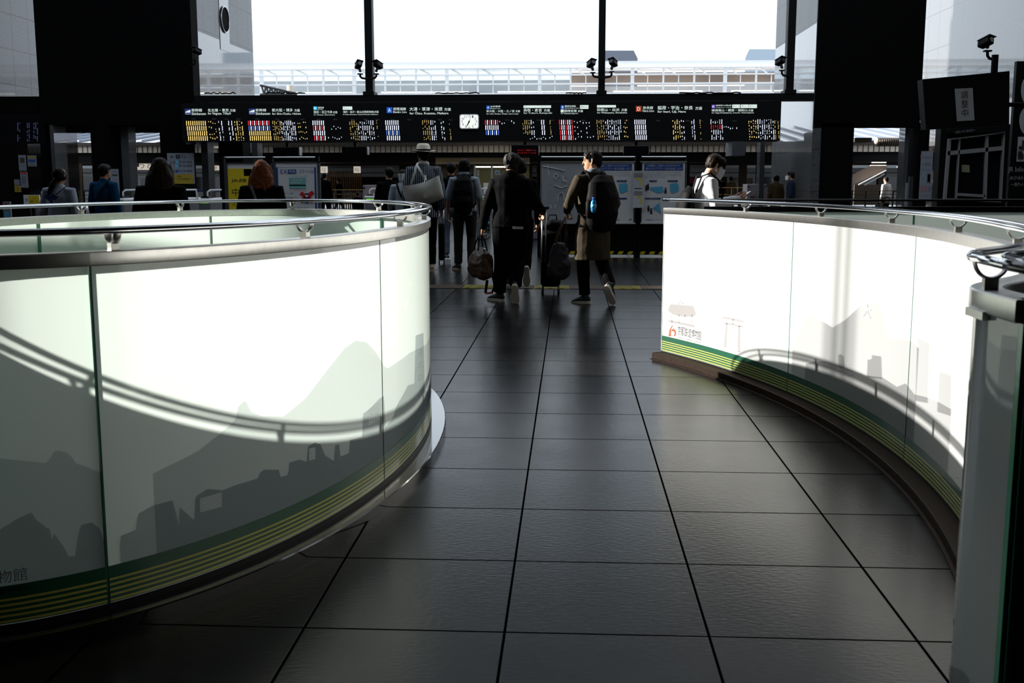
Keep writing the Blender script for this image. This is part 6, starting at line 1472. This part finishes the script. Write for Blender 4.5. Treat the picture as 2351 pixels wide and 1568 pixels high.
pts = [Vector(((.085+.02*math.sin(k*2.1)+(.02 if k % 2 else 0))*math.cos(2*PI*k/n)*st_, yb_-.004, (1.30+(.040+.02*math.sin(k*1.3))*math.sin(2*PI*k/n))*st_)) for k in range(n)]; b.faces.new([b.verts.new(p) for p in pts])
quad(b, [Vector((-.02*st_, yb_-.004, 1.27*st_)), Vector((.02*st_, yb_-.004, 1.27*st_)), Vector((.006*st_, yb_-.004, 1.18*st_)), Vector((-.01*st_, yb_-.004, 1.18*st_))]); sub(pt, 'back_print', b, 'navy_print', None)
b = bm_new(); tube(b, [Vector((.13, -.05, 1.44))*st_, Vector((.04, -.15, 1.33))*st_, Vector((-.06, -.165, 1.20))*st_, Vector((-.15, -.10, 1.08))*st_], [(.006, .004)]*4, 6, side=(1, 0, 0)); sub(pt, 'bag_strap', b, 'leather_black')
# --- masked person with telephone
c = stand(1624, 11.3)
pm_, Jm, sm2, hmm = person(c, hof(356, 1636, 11.3)+.035, -1.36, 'person in white long-sleeved top and white face mask looking down at his phone', hair='fringe', hairm='hair_brown', hp=-.50, skin='skin_pale', mask=True, face_parts=True, vox=.0055, top=('long_sleeved_top', 'cloth_white', .80, 1.0, 1.0), trousers=('trousers', 'cloth_black'),
    pose=dict(head=(0, .085, 1.555), er=(.235, .0, 1.125), wr=(.13, .30, 1.195), el=(-.24, .0, 1.12), wl=(-.05, .32, 1.195)), hands=dict(r=dict(d=(-.3, .9, .15), palm=(-.5, 0, .8), curl=.8), l=dict(d=(.3, .9, .15), palm=(.5, 0, .8), curl=.8)), lean=.0)
bm_p = backpack(pm_, sm2, 'black backpack with lime badge on the masked person', .30, .38, .17, 1.11)
b = bm_new(); ball(b, Vector((.10, -.10, .12))*sm2, (.022, .008, .016), sub=2); lpart(bm_p, 'lime_badge', b, 'lime')
t = carried('phone', W_(pm_, Vector((.04, .415, 1.235))*sm2), pm_.rotation_euler[2], 'dark smartphone in the hands of the masked person', 'phone')
b = bm_new(); rbox(b, None, (.072, .145, .009), .003, 2, Matrix.Rotation(math.radians(35), 4, 'X')); lpart(t, 'phone_case', b, 'black_gloss', smooth=False)
b = bm_new(); rbox(b, None, (.066, .136, .002), .0008, 1, Matrix.Rotation(math.radians(35), 4, 'X') @ Matrix.Translation((0, 0, .005))); lpart(t, 'screen', b, 'black_gloss', smooth=False)
# --- far right pair and platform figures
c = stand(1783, 30.5); person(c, hof(401, 1782, 30.5), .35, 'person in brown jacket and white mask standing near right piers', hair='bob', hy=.4, mask=True, skin='skin_pale', top=('jacket', 'cloth_brown', .78, 1.0), vox=.012, girth=1.15)
bpy.data.objects[-1] if False else None
c = stand(1817, 26.8); person(c, hof(393, 1817, 26.8), 1.2, 'person in navy sweater and white mask facing left beside the black right block', hair='short', mask=True, skin='skin', top=('sweater', 'cloth_navy', .82, 1.0), vox=.012)
for px, Y, py, fc, lab, tp in ((1658, 42.5, 405, .2, 'left one of two dark figures on the platform behind the masked person', 'cloth_black'), (1679, 42.2, 405, .3, 'right one of two figures on the platform, with pale jacket front', 'cloth_brown'), (745, 33, 396, -.2, 'dark figure standing right of the booking notice board', 'cloth_black'),
                           (2036, 35, 405, .6, 'person in white shirt looking down, seen through the right side passage', 'cloth_white'), (778, 43, 410, 1.3, 'distant walker in dark coat striding left of the hat wearer', 'cloth_black'), (820, 30, 440, .2, 'dark stooping figure left of the pinkish cabinet', 'cloth_black')):
    c = stand(px, Y); hgt = hof(py, px, Y)
    person(c, hgt, fc, lab, hair='short', top=('jacket', tp, .75, 1.0), vox=.018, pose=dict(al=(-.1, .22, .09), kl=(-.1, .14, .5), ar=(.1, -.24, .12), kr=(.1, -.04, .5)) if px == 778 else {})
